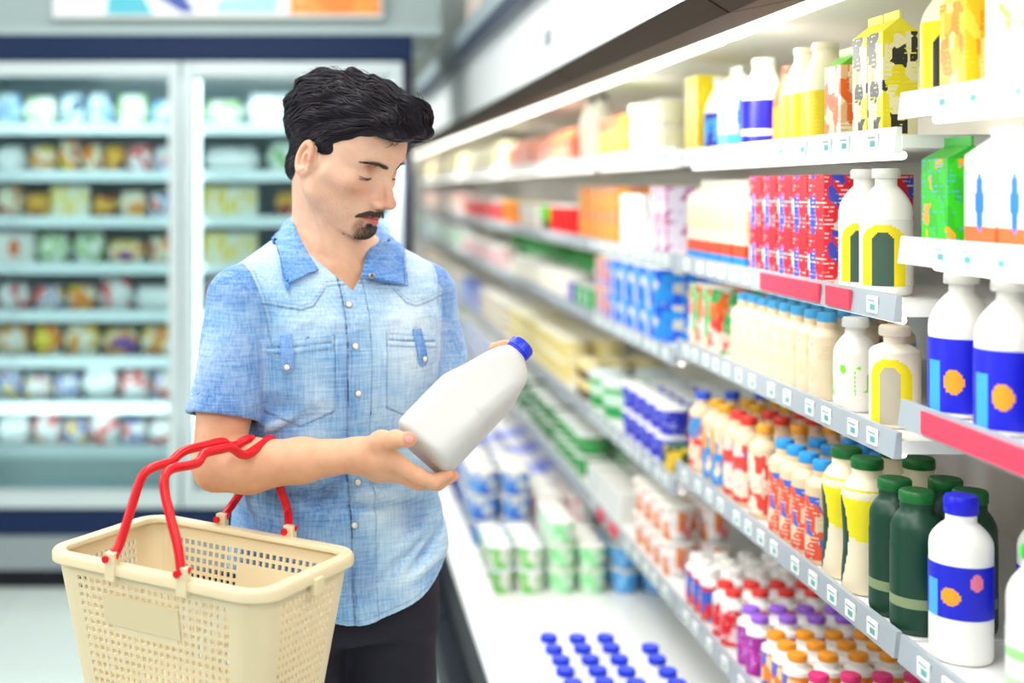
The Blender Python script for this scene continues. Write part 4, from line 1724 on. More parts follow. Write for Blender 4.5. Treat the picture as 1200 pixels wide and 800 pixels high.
# ------------------------------------------------------------------ hair, brows and beard
def rim_f(u):
    """front edge of the hair at the sides of the face, for each height"""
    return np.interp(u, [-0.09, -0.05, -0.035, -0.012, 0.004, 0.022, 0.040, 0.058, 0.070, 0.080, 0.095], [-0.075, -0.052, -0.036, -0.020, 0.012, 0.030, 0.044, 0.064, 0.080, 0.30, 0.4])


HX = axis((-0.17, 0.22, 0.0022))
HY = axis((1.98, 2.40, 0.0022))
HZ = axis((1.50, 1.80, 0.0022))
H = Field(HX, HY, HZ)
X = H.ax[0][:, None, None] - HO[0]
Y = H.ax[1][None, :, None] - HO[1]
Z = H.ax[2][None, None, :] - HO[2]
Fh = ((X * HF[0] + Y * HF[1] + Z * HF[2]) / HS).astype(np.float32)
Lh = ((X * HL[0] + Y * HL[1] + Z * HL[2]) / HS).astype(np.float32)
Uh = ((X * HU[0] + Y * HU[1] + Z * HU[2]) / HS).astype(np.float32)


def ellh(c, r):
    a, b, e = (Fh - c[0]) / r[0], (Lh - c[1]) / r[1], (Uh - c[2]) / r[2]
    k0 = np.sqrt(a * a + b * b + e * e)
    k1 = np.sqrt((a / r[0]) ** 2 + (b / r[1]) ** 2 + (e / r[2]) ** 2) + 1e-9
    return k0 * (k0 - 1) / k1


d = ellh((-0.016, 0, 0.050), (0.110, 0.082, 0.080))
d = smin(d, ellh((-0.012, 0, 0.088), (0.096, 0.077, 0.045)), 0.03)
d = smin(d, ellh((0.052, 0, 0.102), (0.070, 0.068, 0.036)), 0.03)
d = smin(d, ellh((0.086, 0.008, 0.095), (0.034, 0.054, 0.026)), 0.025)
d = smin(d, ellh((-0.058, 0, -0.028), (0.036, 0.054, 0.040)), 0.02)
# wavy locks
wv = 0.0032 * np.sin(Fh * 95 + 26 * Lh + 5.5 * np.sin(Uh * 38)) + 0.0024 * np.sin(Uh * 120 + 40 * Fh + 3 * np.sin(Lh * 60)) + 0.0018 * np.sin(Lh * 150 + 50 * Fh)
d = d + wv * sstep(0.0, 0.05, Uh)
d = smax(d, (Fh - rim_f(Uh)) * 0.75, 0.006)
low = np.interp(Fh, [-0.11, -0.06, -0.035, -0.030, -0.005, 0.0, 0.02, 0.03], [-0.058, -0.062, -0.045, 0.02, 0.030, -0.014, -0.008, 0.0]).astype(np.float32)
d = smax(d, (low - Uh) * 0.8, 0.006)
d = d * HS
H.D = d.astype(np.float32)
V, F = H.mesh()
del H, Fh, Lh, Uh, X, Y, Z, d, wv
V = np_smooth(V, F, 2, 0.5)
hm = bpy.data.materials.new('hair_dark')
hm.use_nodes = True
nt = hm.node_tree
b = nt.nodes['Principled BSDF']
tc = nt.nodes.new('ShaderNodeTexCoord')
n = nt.nodes.new('ShaderNodeTexNoise')
n.inputs['Scale'].default_value = 60
nt.links.new(tc.outputs['Object'], n.inputs['Vector'])
rp = nt.nodes.new('ShaderNodeValToRGB')
rp.color_ramp.elements[0].color = (0.005, 0.004, 0.010, 1)
rp.color_ramp.elements[1].color = (0.020, 0.012, 0.018, 1)
nt.links.new(n.outputs['Fac'], rp.inputs[0])
nt.links.new(rp.outputs[0], b.inputs['Base Color'])
b.inputs['Roughness'].default_value = 0.45
b.inputs['Specular IOR Level'].default_value = 0.28
HB = BVHTree.FromPolygons([Vector(v) for v in V], F.tolist())
CV = [np.array(V)]
CF = [np.array(F)]
nv = len(V)


def flow(f, l, u):
    """which way the hair lies at a place on the head: up from the forehead, swept back over the top, down at the sides and nape"""
    a = abs(l)
    top = max(0.0, min(1.0, (u - 0.055) / 0.05))
    back = max(0.0, min(1.0, (-f - 0.03) / 0.06))
    d = np.array([-1.0, 0.10 * math.sin(30 * f) + (0.25 if l > 0 else -0.25) * (1 - top), 0.0])
    d[2] = -0.55 * (1 - top) - 0.9 * back
    fr = max(0.0, min(1.0, (f - 0.075) / 0.03))
    d = d * (1 - 0.75 * fr) + fr * np.array([-0.25, -0.35, 0.7])
    d[1] += -0.35 * top
    return d / np.linalg.norm(d)


def add_strand(path, rad, n=4):
    global nv
    rings = []
    path = [np.array(p) for p in path]
    for i, p in enumerate(path):
        t = path[min(i + 1, len(path) - 1)] - path[max(i - 1, 0)]
        t = t / (np.linalg.norm(t) + 1e-9)
        u = np.cross(t, [0.3, 0.5, 0.8])
        u /= np.linalg.norm(u) + 1e-9
        w = np.cross(t, u)
        r = rad * (math.sin(math.pi * min(0.98, 0.12 + 0.86 * i / (len(path) - 1))) ** 0.7)
        for k in range(n):
            a = 2 * math.pi * k / n
            rings.append(p + r * (math.cos(a) * u + math.sin(a) * w))
    CV.append(np.array(rings))
    q = []
    for j in range(len(path) - 1):
        for k in range(n):
            k2 = (k + 1) % n
            q.append((nv + j * n + k, nv + j * n + k2, nv + (j + 1) * n + k2, nv + (j + 1) * n + k))
    CF.append(np.array(q))
    nv += len(rings)


fV, lV, uV = hl(V)
cand = np.where((uV > -0.06) & ~((fV > 0.06) & (uV < 0.055)))[0]
rs = random.Random(3)
SEEDS = RNG.choice(cand, 2600)
for k in SEEDS:
    p = Vector(V[k])
    f, l, u = fV[k], lV[k], uV[k]
    side = max(0, 1 - max(0, u - 0.02) / 0.06)
    nst = rs.randint(5, 9)
    step = 0.0066 * (1 - 0.45 * side)
    lift = rs.uniform(0.0004, 0.0030) * (1 - 0.6 * side)
    ph, amp = rs.uniform(0, 6.28), rs.uniform(0.05, 0.40)
    path = []
    jit = np.array([rs.gauss(0, 0.16) for _ in range(3)])
    for i in range(nst):
        ff, ll, uu = [float(q[0]) for q in hl(np.array([p]))]
        dl = flow(ff, ll, uu) + jit + amp * math.sin(ph + i * 0.9) * np.array([0.2, 0.5, 0.5])
        dw = Vector((HF * dl[0] + HL * dl[1] + HU * dl[2]))
        h = HB.find_nearest(p)
        if h[0] is None:
            break
        nn = h[1]
        dw = (dw - nn * dw.dot(nn)).normalized()
        arch = math.sin(math.pi * i / nst)
        path.append(np.array(h[0] + nn * (lift * (0.3 + arch))))
        p = h[0] + dw * step
        fn, ln, un = [float(q[0]) for q in hl(np.array([p]))]
        if fn > rim_f(un) - 0.007 and un < 0.078:
            break
    if len(path) >= 3:
        add_strand(path, rs.uniform(0.0007, 0.0019) * (1 - 0.35 * side))
# curls that fall over the forehead and stray hairs on the crest
for (f, l, u, len_, s_) in ((0.088, -0.030, 0.078, 0.030, 1), (0.090, -0.018, 0.079, 0.034, -1), (0.089, -0.024, 0.078, 0.026, 1), (0.092, -0.006, 0.080, 0.028, -1), (0.085, -0.036, 0.076, 0.022, 1)):
    path = []
    for i in range(9):
        t = i / 8
        a = t * 2.6
        path.append(hw(f + 0.010 * math.sin(a) + 0.003, l + s_ * 0.012 * (1 - math.cos(a)), u - len_ * math.sin(a * 0.6) * 0.62))
    add_strand(path, 0.00055)
for k in RNG.choice(cand, 260):
    if uV[k] < 0.08:
        continue
    p = V[k]
    nn = np.array(HB.find_nearest(Vector(p))[1])
    dl = flow(fV[k], lV[k], uV[k])
    dw = HF * dl[0] + HL * dl[1] + HU * dl[2]
    L_ = rs.uniform(0.010, 0.022)
    path = [p + dw * L_ * t + nn * 0.007 * math.sin(t * 2.2) for t in (0, 0.33, 0.66, 1)]
    add_strand(path, 0.0006, 3) if False else add_strand(path, 0.0006)
hair = np_mesh('hair', np.concatenate(CV), np.concatenate(CF), [hm], man, BASE)
hair['label'] = 'thick dark hair swept back in waves'


def hairs(name, pts, label=None, rad=0.00045, colr=(0.018, 0.011, 0.010)):
    """short hairs [(root, direction, length)] laid on the skin"""
    global CV, CF, nv
    CV, CF, nv = [], [], 0
    for (p, d, L_) in pts:
        h = MAN_BVH.ray_cast(Vector(p + HF * 0.05), Vector(-HF))
        if h[0] is None:
            continue
        q, nn = np.array(h[0]), np.array(h[1])
        if hl(q[None])[0][0] < 0.056:
            continue
        d = d - nn * (d @ nn)
        d = d / (np.linalg.norm(d) + 1e-9)
        path = [q + d * L_ * t + nn * (0.0004 + 0.0016 * math.sin(t * 2.4)) for t in (0, 0.4, 0.75, 1)]
        add_strand(path, rad)
    o = np_mesh(name, np.concatenate(CV), np.concatenate(CF), [mat('facial_hair', colr, 0.5)], man, BASE)
    if label:
        o['label'] = label
    return o


def ldir(f, l, u):
    return HF * f + HL * l + HU * u


for s_ in (-1, 1):
    br = []
    for k in range(230):
        t = rs.random()
        a = 0.0095 + 0.043 * t
        uc = 0.0225 + 0.0040 * math.sin(min(1, t) * 2.3) + 0.001 * t
        wd = 0.0034 * (1 - 0.62 * t) * (0.6 + 0.4 * min(1, t * 5))
        br.append((hw(0.104 - 0.38 * max(0, a - 0.016), s_ * a, uc + rs.uniform(-wd, wd)), ldir(0, s_ * 1.0, 0.5 - 0.8 * t + rs.gauss(0, 0.15)), rs.uniform(0.004, 0.008)))
    hairs('eyebrow', br, 'dark eyebrow', 0.00036, (0.060, 0.034, 0.025))
mo = []
for s_ in (-1, 1):
    for k in range(560):
        t = rs.random()
        a = 0.0005 + 0.0285 * t
        uc = -0.0525 - 0.0115 * t ** 1.5
        wd = 0.0046 * (1 - 0.40 * t)
        mo.append((hw(0.0995 - 0.42 * max(0, a - 0.006), s_ * a, uc + rs.uniform(-wd, wd * 0.6)), ldir(0, s_ * (0.4 + t), -0.9 + rs.gauss(0, 0.2)), rs.uniform(0.004, 0.008)))
hairs('moustache', mo, 'dark moustache', 0.00038, (0.030, 0.017, 0.013))
be = []
for k in range(620):
    a = rs.gauss(0, 0.014)
    if abs(a) > 0.025:
        continue
    uu = rs.uniform(-0.108, -0.083) if abs(a) > 0.007 else rs.uniform(-0.112, -0.078)
    be.append((hw(0.100 - 0.5 * abs(a), a, uu), ldir(0.1, a * 8, -1), rs.uniform(0.003, 0.006)))
for k in range(90):
    be.append((hw(0.098, rs.gauss(0, 0.0045), rs.uniform(-0.088, -0.079)), ldir(0.1, rs.gauss(0, 0.1), -1), rs.uniform(0.004, 0.007)))
hairs('goatee', be, 'short dark goatee', 0.00036, (0.05, 0.026, 0.016))
for s_ in (-1, 1):
    la = []
    for k in range(34):
        t = k / 33
        a = -0.0140 + 0.028 * t
        e = -0.37 - 0.15 * (a / 0.0140) ** 2
        r = 0.0162
        ca = math.sqrt(max(0, 1 - (a / 0.0185) ** 2))
        p = hw(0.0665 + r * math.cos(e) * ca, s_ * (0.032 + a), 0.006 + r * math.sin(e) * 0.95)
        la.append((p, ldir(1, s_ * a * 30, -0.9), rs.uniform(0.002, 0.0034)))
    CV, CF, nv = [], [], 0
    for (p, d, L_) in la:
        d = d / np.linalg.norm(d)
        add_strand([p, p + d * L_ * 0.5 - HU * 0.0006, p + d * L_ + HU * 0.0002], 0.00045)
    np_mesh('eyelash', np.concatenate(CV), np.concatenate(CF), [mat('facial_hair', (0.018, 0.011, 0.010), 0.5)], man, BASE)
# ------------------------------------------------------------------ the white bottle he holds
BC = P(494.5, 527, 1.977)
AX = (P(609, 408, 2.050) - BC)
BL = AX.length
AX.normalize()
NX = Vector((0.715, 0, -0.70))
NX = (NX - AX * NX.dot(AX)).normalized()
NY = AX.cross(NX).normalized()          # points away from the camera
if NY.y < 0:
    NY = -NY
PXM = 1 / 3.335 * 1.985 / FPX
HDPE = mat('bottle_white_plastic', (0.60, 0.59, 0.57), 0.38, spec=0.5, sss=0.15, bump=0.04, bump_scale=30)
BLUE = mat('cap_blue', (0.012, 0.035, 0.62), 0.3)
sec = [(-11, 88, -96), (-9, 108, -116), (-4, 124, -131), (4, 135, -140), (14, 141, -143), (28, 143.5, -144), (120, 144, -144.5), (206, 143, -144.5), (211, 141.5, -142.5), (216, 143, -144), (232, 143, -144), (252, 143, -141),
       (290, 143, -128), (330, 142, -114), (365, 140, -104), (396, 136, -97), (425, 128, -91), (450, 119, -84), (470, 107, -76), (490, 90, -66), (505, 72, -56), (516, 56, -48), (522, 47, -43), (540, 45, -43)]
sc_a = BL / (545 * PXM)
g = MB()
rings = []
for a, r, l in sec:
    c, h = (r + l) / 2 * PXM, (r - l) / 2 * PXM
    t = max(0, min(1, (a - 380) / 120))
    sq = 4.4 - 2.4 * t
    ring = []
    for k in range(48):
        th = 2 * math.pi * k / 48
        al_ = th + math.radians(26 + 0)
        ca, sa = math.cos(th), math.sin(th)
        kk = 1 / (abs(ca) ** sq + abs(sa) ** sq) ** (1 / sq)
        # the rounded square is turned so that one edge faces the viewer
        rot = math.radians(-26) * (1 - t)
        x, y = ca * kk, sa * kk
        ext = 1.0 / (math.cos(math.radians(26)) * 0.93 + math.sin(math.radians(26)) * 0.60) * (1 - t) + t
        x, y = (x * math.cos(rot) - y * math.sin(rot)) * ext, (x * math.sin(rot) + y * math.cos(rot)) * ext
        ring.append((c + h * x, (h * y), a * PXM * sc_a))
    rings.append(ring)
g.rings(rings, HDPE)
bt = empty('milk_bottle')
tag(bt, 'large plain white milk bottle with a blue cap held in the hands of the man', 'bottle')
o = g.build('bottle_body', bt, smooth=True, angle=70)
g = MB()
r0 = 49 * PXM
z0 = 527 * PXM * sc_a
hgt = 44 * PXM
prof = [(r0 * 0.98, 0), (r0 * 1.03, 0.001), (r0 * 1.03, hgt * 0.82), (r0 * 0.97, hgt * 0.97), (r0 * 0.85, hgt)]
rg = []
for r, z in prof:
    rg.append([((r + (0.0006 if k % 2 else 0) * (r > r0)) * math.cos(2 * math.pi * k / 72) + 0.8 * PXM, (r + (0.0006 if k % 2 else 0) * (r > r0)) * math.sin(2 * math.pi * k / 72), z0 + z) for k in range(72)])
g.rings(rg, BLUE)
g.build('cap', bt, smooth=True, angle=40)
g = MB()
g.lathe([(r0 * 1.04, z0 - 0.0045), (r0 * 1.06, z0 - 0.004), (r0 * 1.06, z0 - 0.001), (r0 * 1.0, z0)], BLUE, 40, c=(0.8 * PXM, 0))
g.build('tamper_ring', bt, smooth=True, angle=40)
M = Matrix(((NX.x, NY.x, AX.x, BC.x), (NX.y, NY.y, AX.y, BC.y), (NX.z, NY.z, AX.z, BC.z), (0, 0, 0, 1)))
if M.to_3x3().determinant() < 0:
    M = Matrix(((NX.x, -NY.x, AX.x, BC.x), (NX.y, -NY.y, AX.y, BC.y), (NX.z, -NY.z, AX.z, BC.z), (0, 0, 0, 1)))
bt.matrix_world = M
bt.location = BC
bt.rotation_euler = M.to_3x3().to_euler()

# ------------------------------------------------------------------ the shopping basket on his arm
DR = 0.560                                   # the rim below eye level
ZR = ZC - DR


def rimp(x, y):
    Y_ = FPX * DR / (y - CY)
    return Vector(((x - CX) * Y_ / FPX, Y_, ZR))


A_, B_, C_, D_ = rimp(46, 649), rimp(300, 698), rimp(436, 650), rimp(180, 600)
CEN = (A_ + B_ + C_ + D_) / 4
eL = ((B_ - A_) + (C_ - D_)).normalized()
eW = Vector((-eL.y, eL.x, 0))
HLn = ((B_ - A_).length + (C_ - D_).length) / 4
HWd = ((D_ - A_).dot(eW) + (C_ - B_).dot(eW)) / 4

CREAM = mat('basket_cream', (0.80, 0.67, 0.43), 0.45, spec=0.4, bump=0.05, bump_scale=25)
RED = mat('handle_red', (0.72, 0.004, 0.012), 0.32, spec=0.4)
BZ = math.atan2(eL.y, eL.x)
bk = empty('shopping_basket', (CEN.x, CEN.y, 0), BZ)
tag(bk, 'cream plastic shopping basket with two red handles hanging from the arm of the man', 'basket')
bk.location = CEN
HGT = 0.225


def outline(ins, rc, nc=6, step=None):
    """points round a rounded rectangle (local metres) with their running length"""
    a, b = HLn - ins, HWd - ins
    r = max(0.012, rc)
    pts = []
    for cx, cy, s in ((a - r, b - r, 0), (-(a - r), b - r, 1), (-(a - r), -(b - r), 2), (a - r, -(b - r), 3)):
        for k in range(nc + 1):
            t = math.pi / 2 * (s + k / nc)
            pts.append((cx + r * math.cos(t), cy + r * math.sin(t)))
    return pts


def side_points(ins, rc):
    """walk round the basket: straight sides are divided on the hole pitch, corners finely"""
    a, b = HLn - ins, HWd - ins
    out = []
    for sx, (L_, pos) in enumerate((('b', None), ('l', None), ('b', None), ('l', None))):
        pass
    return out


NLs, NSs = 25, 15                                   # holes along a long and a short side
CELL_L = None
TAPER = 0.150


def ringpts(z):
    """wall section at depth z below the rim: list of (x, y, side, cell fraction)"""
    ins = 0.010 + TAPER * z
    rc = 0.040 - 0.05 * z
    a, b = HLn - ins, HWd - ins
    pts = []

    def straight(p, q, n, sd):
        hole = 0.60
        for i in range(n):
            for e in (0.0, (1 - hole) / 2, (1 + hole) / 2):
                t = (i + e) / n
                pts.append((p[0] + (q[0] - p[0]) * t, p[1] + (q[1] - p[1]) * t, sd, i, e))

    def corner(cx, cy, a0):
        for k in range(6):
            t = a0 + math.pi / 2 * k / 6
            pts.append((cx + rc * math.cos(t), cy + rc * math.sin(t), -1, 0, 0.0))
    straight((-(a - rc), -b), (a - rc, -b), NLs, 0)         # near long side
    corner(a - rc, -(b - rc), -math.pi / 2)
    straight((a, -(b - rc)), (a, b - rc), NSs, 1)
    corner(a - rc, b - rc, 0)
    straight((a - rc, b), (-(a - rc), b), NLs, 2)
    corner(-(a - rc), b - rc, math.pi / 2)
    straight((-a, b - rc), (-a, -(b - rc)), NSs, 3)
    corner(-(a - rc), -(b - rc), math.pi)
    return pts


zrow = [0.0, 0.024]
NR = 14
pitch = (HGT - 0.024 - 0.016) / NR
for j in range(NR):
    z0_ = 0.024 + j * pitch
    zrow += [z0_ + pitch * 0.20, z0_ + pitch * 0.80]
zrow += [HGT - 0.012, HGT]
rowsP = [ringpts(z) for z in zrow]
n = len(rowsP[0])
vs = [(p[0], p[1], -z) for z, r in zip(zrow, rowsP) for p in r]
fs = []
for j in range(len(zrow) - 1):
    hole_row = j >= 2 and j % 2 == 0 and j < 2 + 2 * NR
    jr = (j - 2) // 2
    for i in range(n):
        k = (i + 1) % n
        x, y, sd, ce, e = rowsP[j][i]
        hole = False
        if hole_row and sd >= 0 and 0.1 < e < 0.5 and ce not in ((0, NLs - 1) if sd in (0, 2) else (0, NSs - 1)):
            hole = True
            if sd == 0 and 6 <= ce <= 15 and 2 <= jr <= 5:
                hole = False                              # blank name plate
            if sd == 2 and 4 <= ce <= 13 and jr >= 2:
                hole = False                              # blank field in the far wall
        if not hole:
            fs.append((j * n + i, j * n + k, (j + 1) * n + k, (j + 1) * n + i))
last = (len(zrow) - 1) * n
bw = MB()
bw.add(vs, fs, CREAM)
bo = bw.build('basket_wall', bk)
sm_ = bo.modifiers.new('thickness', 'SOLIDIFY')
sm_.thickness = 0.0032
sm_.offset = 0
# the floor of the basket
fl = MB()
rb = [(p[0], p[1]) for p in rowsP[-1]]
fl.add([(x, y, -HGT) for x, y in rb] + [(x, y, -HGT - 0.004) for x, y in rb],
       [tuple(range(len(rb)))[::-1], tuple(range(len(rb), 2 * len(rb)))] + [(i, (i + 1) % len(rb), len(rb) + (i + 1) % len(rb), len(rb) + i) for i in range(len(rb))], CREAM)
fl.build('basket_floor', bk)
# rolled rim
rm = MB()
prof = [(-0.014, 0.000), (-0.012, 0.0035), (-0.004, 0.005), (0.006, 0.004), (0.009, 0.000), (0.0088, -0.0115), (0.0072, -0.012), (0.0066, -0.003), (-0.010, -0.003), (-0.0135, -0.004)]
base = outline(0.008, 0.042, 8)
m_ = len(base)
cen = []
for i in range(m_):
    p0, p1 = Vector(base[i - 1]), Vector(base[(i + 1) % m_])
    t = (p1 - p0).normalized()
    cen.append((Vector(base[i]), Vector((t.y, -t.x))))
rings = [[(c.x + nn.x * o_, c.y + nn.y * o_, h_) for o_, h_ in prof] for c, nn in cen]
rings.append(rings[0])
rm.rings(rings, CREAM, False, False)
rm.build('rim', bk, smooth=True, angle=45)
# blank plate on the near side
pl = MB()
pl.box((-0.074, -0.0022, -0.024), (0.072, 0.0010, 0.024), mat('plate_cream', (0.74, 0.61, 0.37), 0.45), 0.001)
po = pl.build('name_plate', bk)
po.location = (-0.020, -(HWd - 0.010 - TAPER * 0.070) - 0.0015, -0.070)
po.rotation_euler = (math.atan(TAPER), 0, 0)
# rim clip on the short side
for sx in (-1, 1):
    cl = MB()
    cl.box((sx * HLn - 0.005, -0.012, -0.028), (sx * HLn + 0.006, 0.012, -0.004), CREAM, 0.003)
    cl.build('end_clip', bk)
# handles
INV = Matrix.Rotation(-BZ, 3, 'Z')


def loc(p):
    return INV @ (Vector(p) - CEN)


def footpt(L_, W_):
    return Vector((L_, W_, 0))


FL1, FL2 = HLn * 2 * (0.345 - 0.5), HLn * 2 * (0.665 - 0.5)
YARM = 2.058
FARPTS = {'one': [P(296, 514.5, 2.075), P(300, 524, 2.112), P(298, 548, 2.135), P(285, 572, 2.145), P(273, 590, 2.152)],
          'two': [P(317, 514, 2.070), P(322, 523, 2.106), P(325, 548, 2.098), P(329, 574, 2.082), P(337, 598, 2.084)]}
for nm, fl_, pts in (('one', FL1, [(139, 640), (152, 601), (163, 566), (172, 552), (186, 545), (200, 541), (209, 533), (219, 527), (240, 522), (260, 517.5), (268, 522), (277, 521.5), (284, 517), (291, 514.5)]),
                     ('two', FL2, [(209, 643), (200, 607), (193, 576), (193, 558), (202, 549), (222, 545), (233, 541), (240, 531), (258, 526.5), (270, 524.5), (283, 532.5), (290, 532), (302, 524.5), (311, 518)])):
    f0 = footpt(fl_, -HWd + 0.002)
    f1 = footpt(fl_ + (0.0 if nm == 'one' else 0.0), HWd - 0.002)
    w0 = CEN + Matrix.Rotation(BZ, 3, 'Z') @ f0
    w1 = CEN + Matrix.Rotation(BZ, 3, 'Z') @ f1
    m = len(pts)
    world_pts = []
    Yn, Yf = w0.y, w1.y
    # depth goes from the near rim towards the far rim along the handle
    dist = [0]
    for i in range(1, m):
        dist.append(dist[-1] + math.hypot(pts[i][0] - pts[i - 1][0], (pts[i][1] - pts[i - 1][1])) * (0.35 if i < 4 else 1.0))
    for i, (x, y) in enumerate(pts):
        t = dist[i] / dist[-1]
        world_pts.append(P(x, y, Yn + 0.010 + (YARM - Yn - 0.015) * t))
    local = [loc(p) for p in world_pts]
    local = [f0 + Vector((0, -0.002, 0.010))] + local
    far = [loc(p) for p in FARPTS[nm]] + [f1 + Vector((0, 0.0, 0.012))]
    path = local + far
    hd = MB()
    sp = smooth_path(path, 4)
    hd.tube(sp, 0.0072, RED, 10)
    ho = hd.build('handle', bk, smooth=True, angle=50)
    # a raised rib along the grip
    for f_, sgn in ((f0, -1), (f1, 1)):
        lg = MB()
        lg.box((f_.x - 0.0075, f_.y - 0.006, -0.020), (f_.x + 0.0115, f_.y + 0.006, 0.022), CREAM, 0.002)
        lg.build('handle_lug', bk)
        pn = MB()
        pn.tube([(f_.x - 0.004, f_.y - 0.010 * 1, 0.012), (f_.x - 0.004, f_.y + 0.010, 0.012)], 0.0055, RED, 10)
        pn.tube([(f_.x + 0.006, f_.y + 0.002, 0.010), (f_.x + 0.013, f_.y + 0.002, 0.021)], [0.0042, 0.0030], RED, 8)
        pn.build('pivot_pin', ho, smooth=True, angle=50)
# ------------------------------------------------------------------ goods: one of each kind is built, the rest are copies
FRONT = math.radians(238)


def pattern(kind, cols, seed=0):
    """colour of a print cell from its place across (0..1, front in the middle) and up (0..1)"""

    def fn(u, v):
        if kind == 'plain':
            return cols[0]
        if kind == 'bands':
            return cols[min(len(cols) - 1, int(v * len(cols)))]
        if kind == 'panel':
            return cols[1] if abs(u - 0.5) < 0.16 and 0.18 < v < 0.82 else cols[0]
        if kind == 'arch':
            inside = abs(u - 0.5) < 0.07 and v < 0.62 or (((u - 0.5) / 0.07) ** 2 + ((v - 0.62) / 0.2) ** 2 < 1)
            edge = abs(u - 0.5) < 0.145 and v < 0.66 or (((u - 0.5) / 0.145) ** 2 + ((v - 0.66) / 0.26) ** 2 < 1)
            return cols[2] if inside else cols[1] if edge else cols[0]
        if kind == 'spot':
            d = ((u - 0.5) / 0.13) ** 2 + ((v - 0.5) / 0.3) ** 2
            return cols[1] if d < 1 else cols[0] if len(cols) < 3 or v > 0.25 else cols[2]
        if kind == 'dot':
            if ((u - 0.47) / 0.05) ** 2 + ((v - 0.42) / 0.17) ** 2 < 1:
                return cols[1]
            if ((u - 0.60) / 0.035) ** 2 + ((v - 0.72) / 0.16) ** 2 < 1:
                return cols[2]
            return cols[3] if abs(u - 0.36) < 0.035 and v < 0.7 else cols[0]
        if kind == 'curves':
            for c in (0.28, 0.72):
                if ((u - c) / (0.10 + 0.03 * v)) ** 2 + ((v - 0.48) / 0.47) ** 2 < 1:
                    return cols[1]
            return cols[0] if v > 0.50 + 0.35 * abs(u - 0.5) else cols[2]
        if kind == 'lines':
            return cols[1] if (0.30 < v < 0.36 or 0.44 < v < 0.50 or 0.70 < v < 0.78) and abs(u - 0.5) < 0.2 else cols[0]
        return cols[0]
    if kind == 'blocks':
        fn.mat = cells('print_' + '_'.join(cols) + '_%d' % seed, cols, 46, (1, 1, 0.75), (seed * 1.7, seed * 0.9, seed))
    fn.fine = kind in ('arch', 'spot', 'panel', 'dot', 'curves')
    return fn


def shell(g, prof, fn, n=28, c=(0, 0), sq=2.0):
    """a printed sleeve: every face takes the colour of its print cell"""
    if fn.fine:
        n = 90
        zz = np.linspace(prof[0][1], prof[-1][1], 37)
        prof = [(lerp_r(prof, z), float(z)) for z in zz]
    m = len(prof)
    for j in range(m - 1):
        v = (j + 0.5) / (m - 1)
        for i in range(n):
            u = ((i + 0.5) / n)
            vs = []
            for jj, ii in ((j, i), (j, i + 1), (j + 1, i + 1), (j + 1, i)):
                a = FRONT - math.pi + 2 * math.pi * ii / n
                r, z = prof[jj]
                ca, sa = math.cos(a), math.sin(a)
                k = 1.0 if sq == 2 else 1 / (abs(ca) ** sq + abs(sa) ** sq) ** (1 / sq)
                vs.append((c[0] + r * k * ca, c[1] + r * k * sa, z))
            g.add(vs, [(0, 1, 2, 3)], fn.mat if hasattr(fn, 'mat') else pm(fn(u, v)))


def weld(o):
    bm = bmesh.new()
    bm.from_mesh(o.data)
    bmesh.ops.remove_doubles(bm, verts=bm.verts, dist=1e-5)
    bm.to_mesh(o.data)
    bm.free()


def lerp_r(prof, z):
    zs = [p[1] for p in prof]
    rs = [p[0] for p in prof]
    return float(np.interp(z, zs, rs))


def bottle(name, h, r, body, cap, label=None, cap_r=0.019, cap_h=0.016, neck=0.017, sh=0.66, waist=0.0, sq=2.0, lab_sq=None):
    """a lathed bottle with rounded foot and shoulder, a screw cap and a printed sleeve"""
    hb = h - cap_h
    zs = h * sh
    prof = [(r * 0.86, 0), (r * 0.97, 0.003), (r, 0.009)]
    for t in (0.2, 0.4, 0.6, 0.8, 1.0):
        z = 0.009 + (zs - 0.009) * t
        prof.append((r * (1 - waist * math.sin(math.pi * t) ** 2), z))
    zt = hb - 0.012
    for t in (0.15, 0.3, 0.5, 0.7, 0.85, 1.0):
        prof.append((neck + (r - neck) * math.cos(t * math.pi / 2) ** 0.9 if t < 1 else neck, zs + (zt - zs) * t))
    prof.append((neck, hb))
    g = MB()
    g.lathe(prof, pm(body), 22, sq=sq)
    o = g.build(name, smooth=True, angle=45)
    c = MB()
    c.lathe([(cap_r * 0.97, hb), (cap_r, hb + 0.001), (cap_r, hb + cap_h * 0.8), (cap_r * 0.9, hb + cap_h)], pm(cap), 20)
    c.build('cap', o, smooth=True, angle=40)
    if label:
        z0, z1, fn = label
        lp = []
        for k in range(9):
            z = h * (z0 + (z1 - z0) * k / 8)
            lp.append((lerp_r(prof, z) + 0.0007, z))
        s = MB()
        shell(s, lp, fn, sq=sq)
        l = s.build('label', o, smooth=True)
        weld(l)
    return o


def cup(name, h, rb, rt, fn, lid, sq=2.0, lid_h=0.004):
    g = MB()
    prof = [(rb + (rt - rb) * k / 6, 0.002 + (h - 0.004) * k / 6) for k in range(7)]
    shell(g, prof, fn, 24, sq=sq)
    g.lathe([(rb * 0.9, 0), (rb, 0.002)], pm('f2f2ee'), 24, sq=sq, cap1=False, a0=FRONT - math.pi)
    o = g.build(name, smooth=True, angle=40)
    weld(o)
    l = MB()
    l.lathe([(rt * 1.05, h - 0.004), (rt * 1.07, h - 0.003), (rt * 1.07, h - 0.001 + lid_h * 0.3), (rt * 1.0, h + lid_h * 0.5)], pm(lid), 24, sq=sq)
    l.build('lid', o, smooth=True, angle=40)
    return o


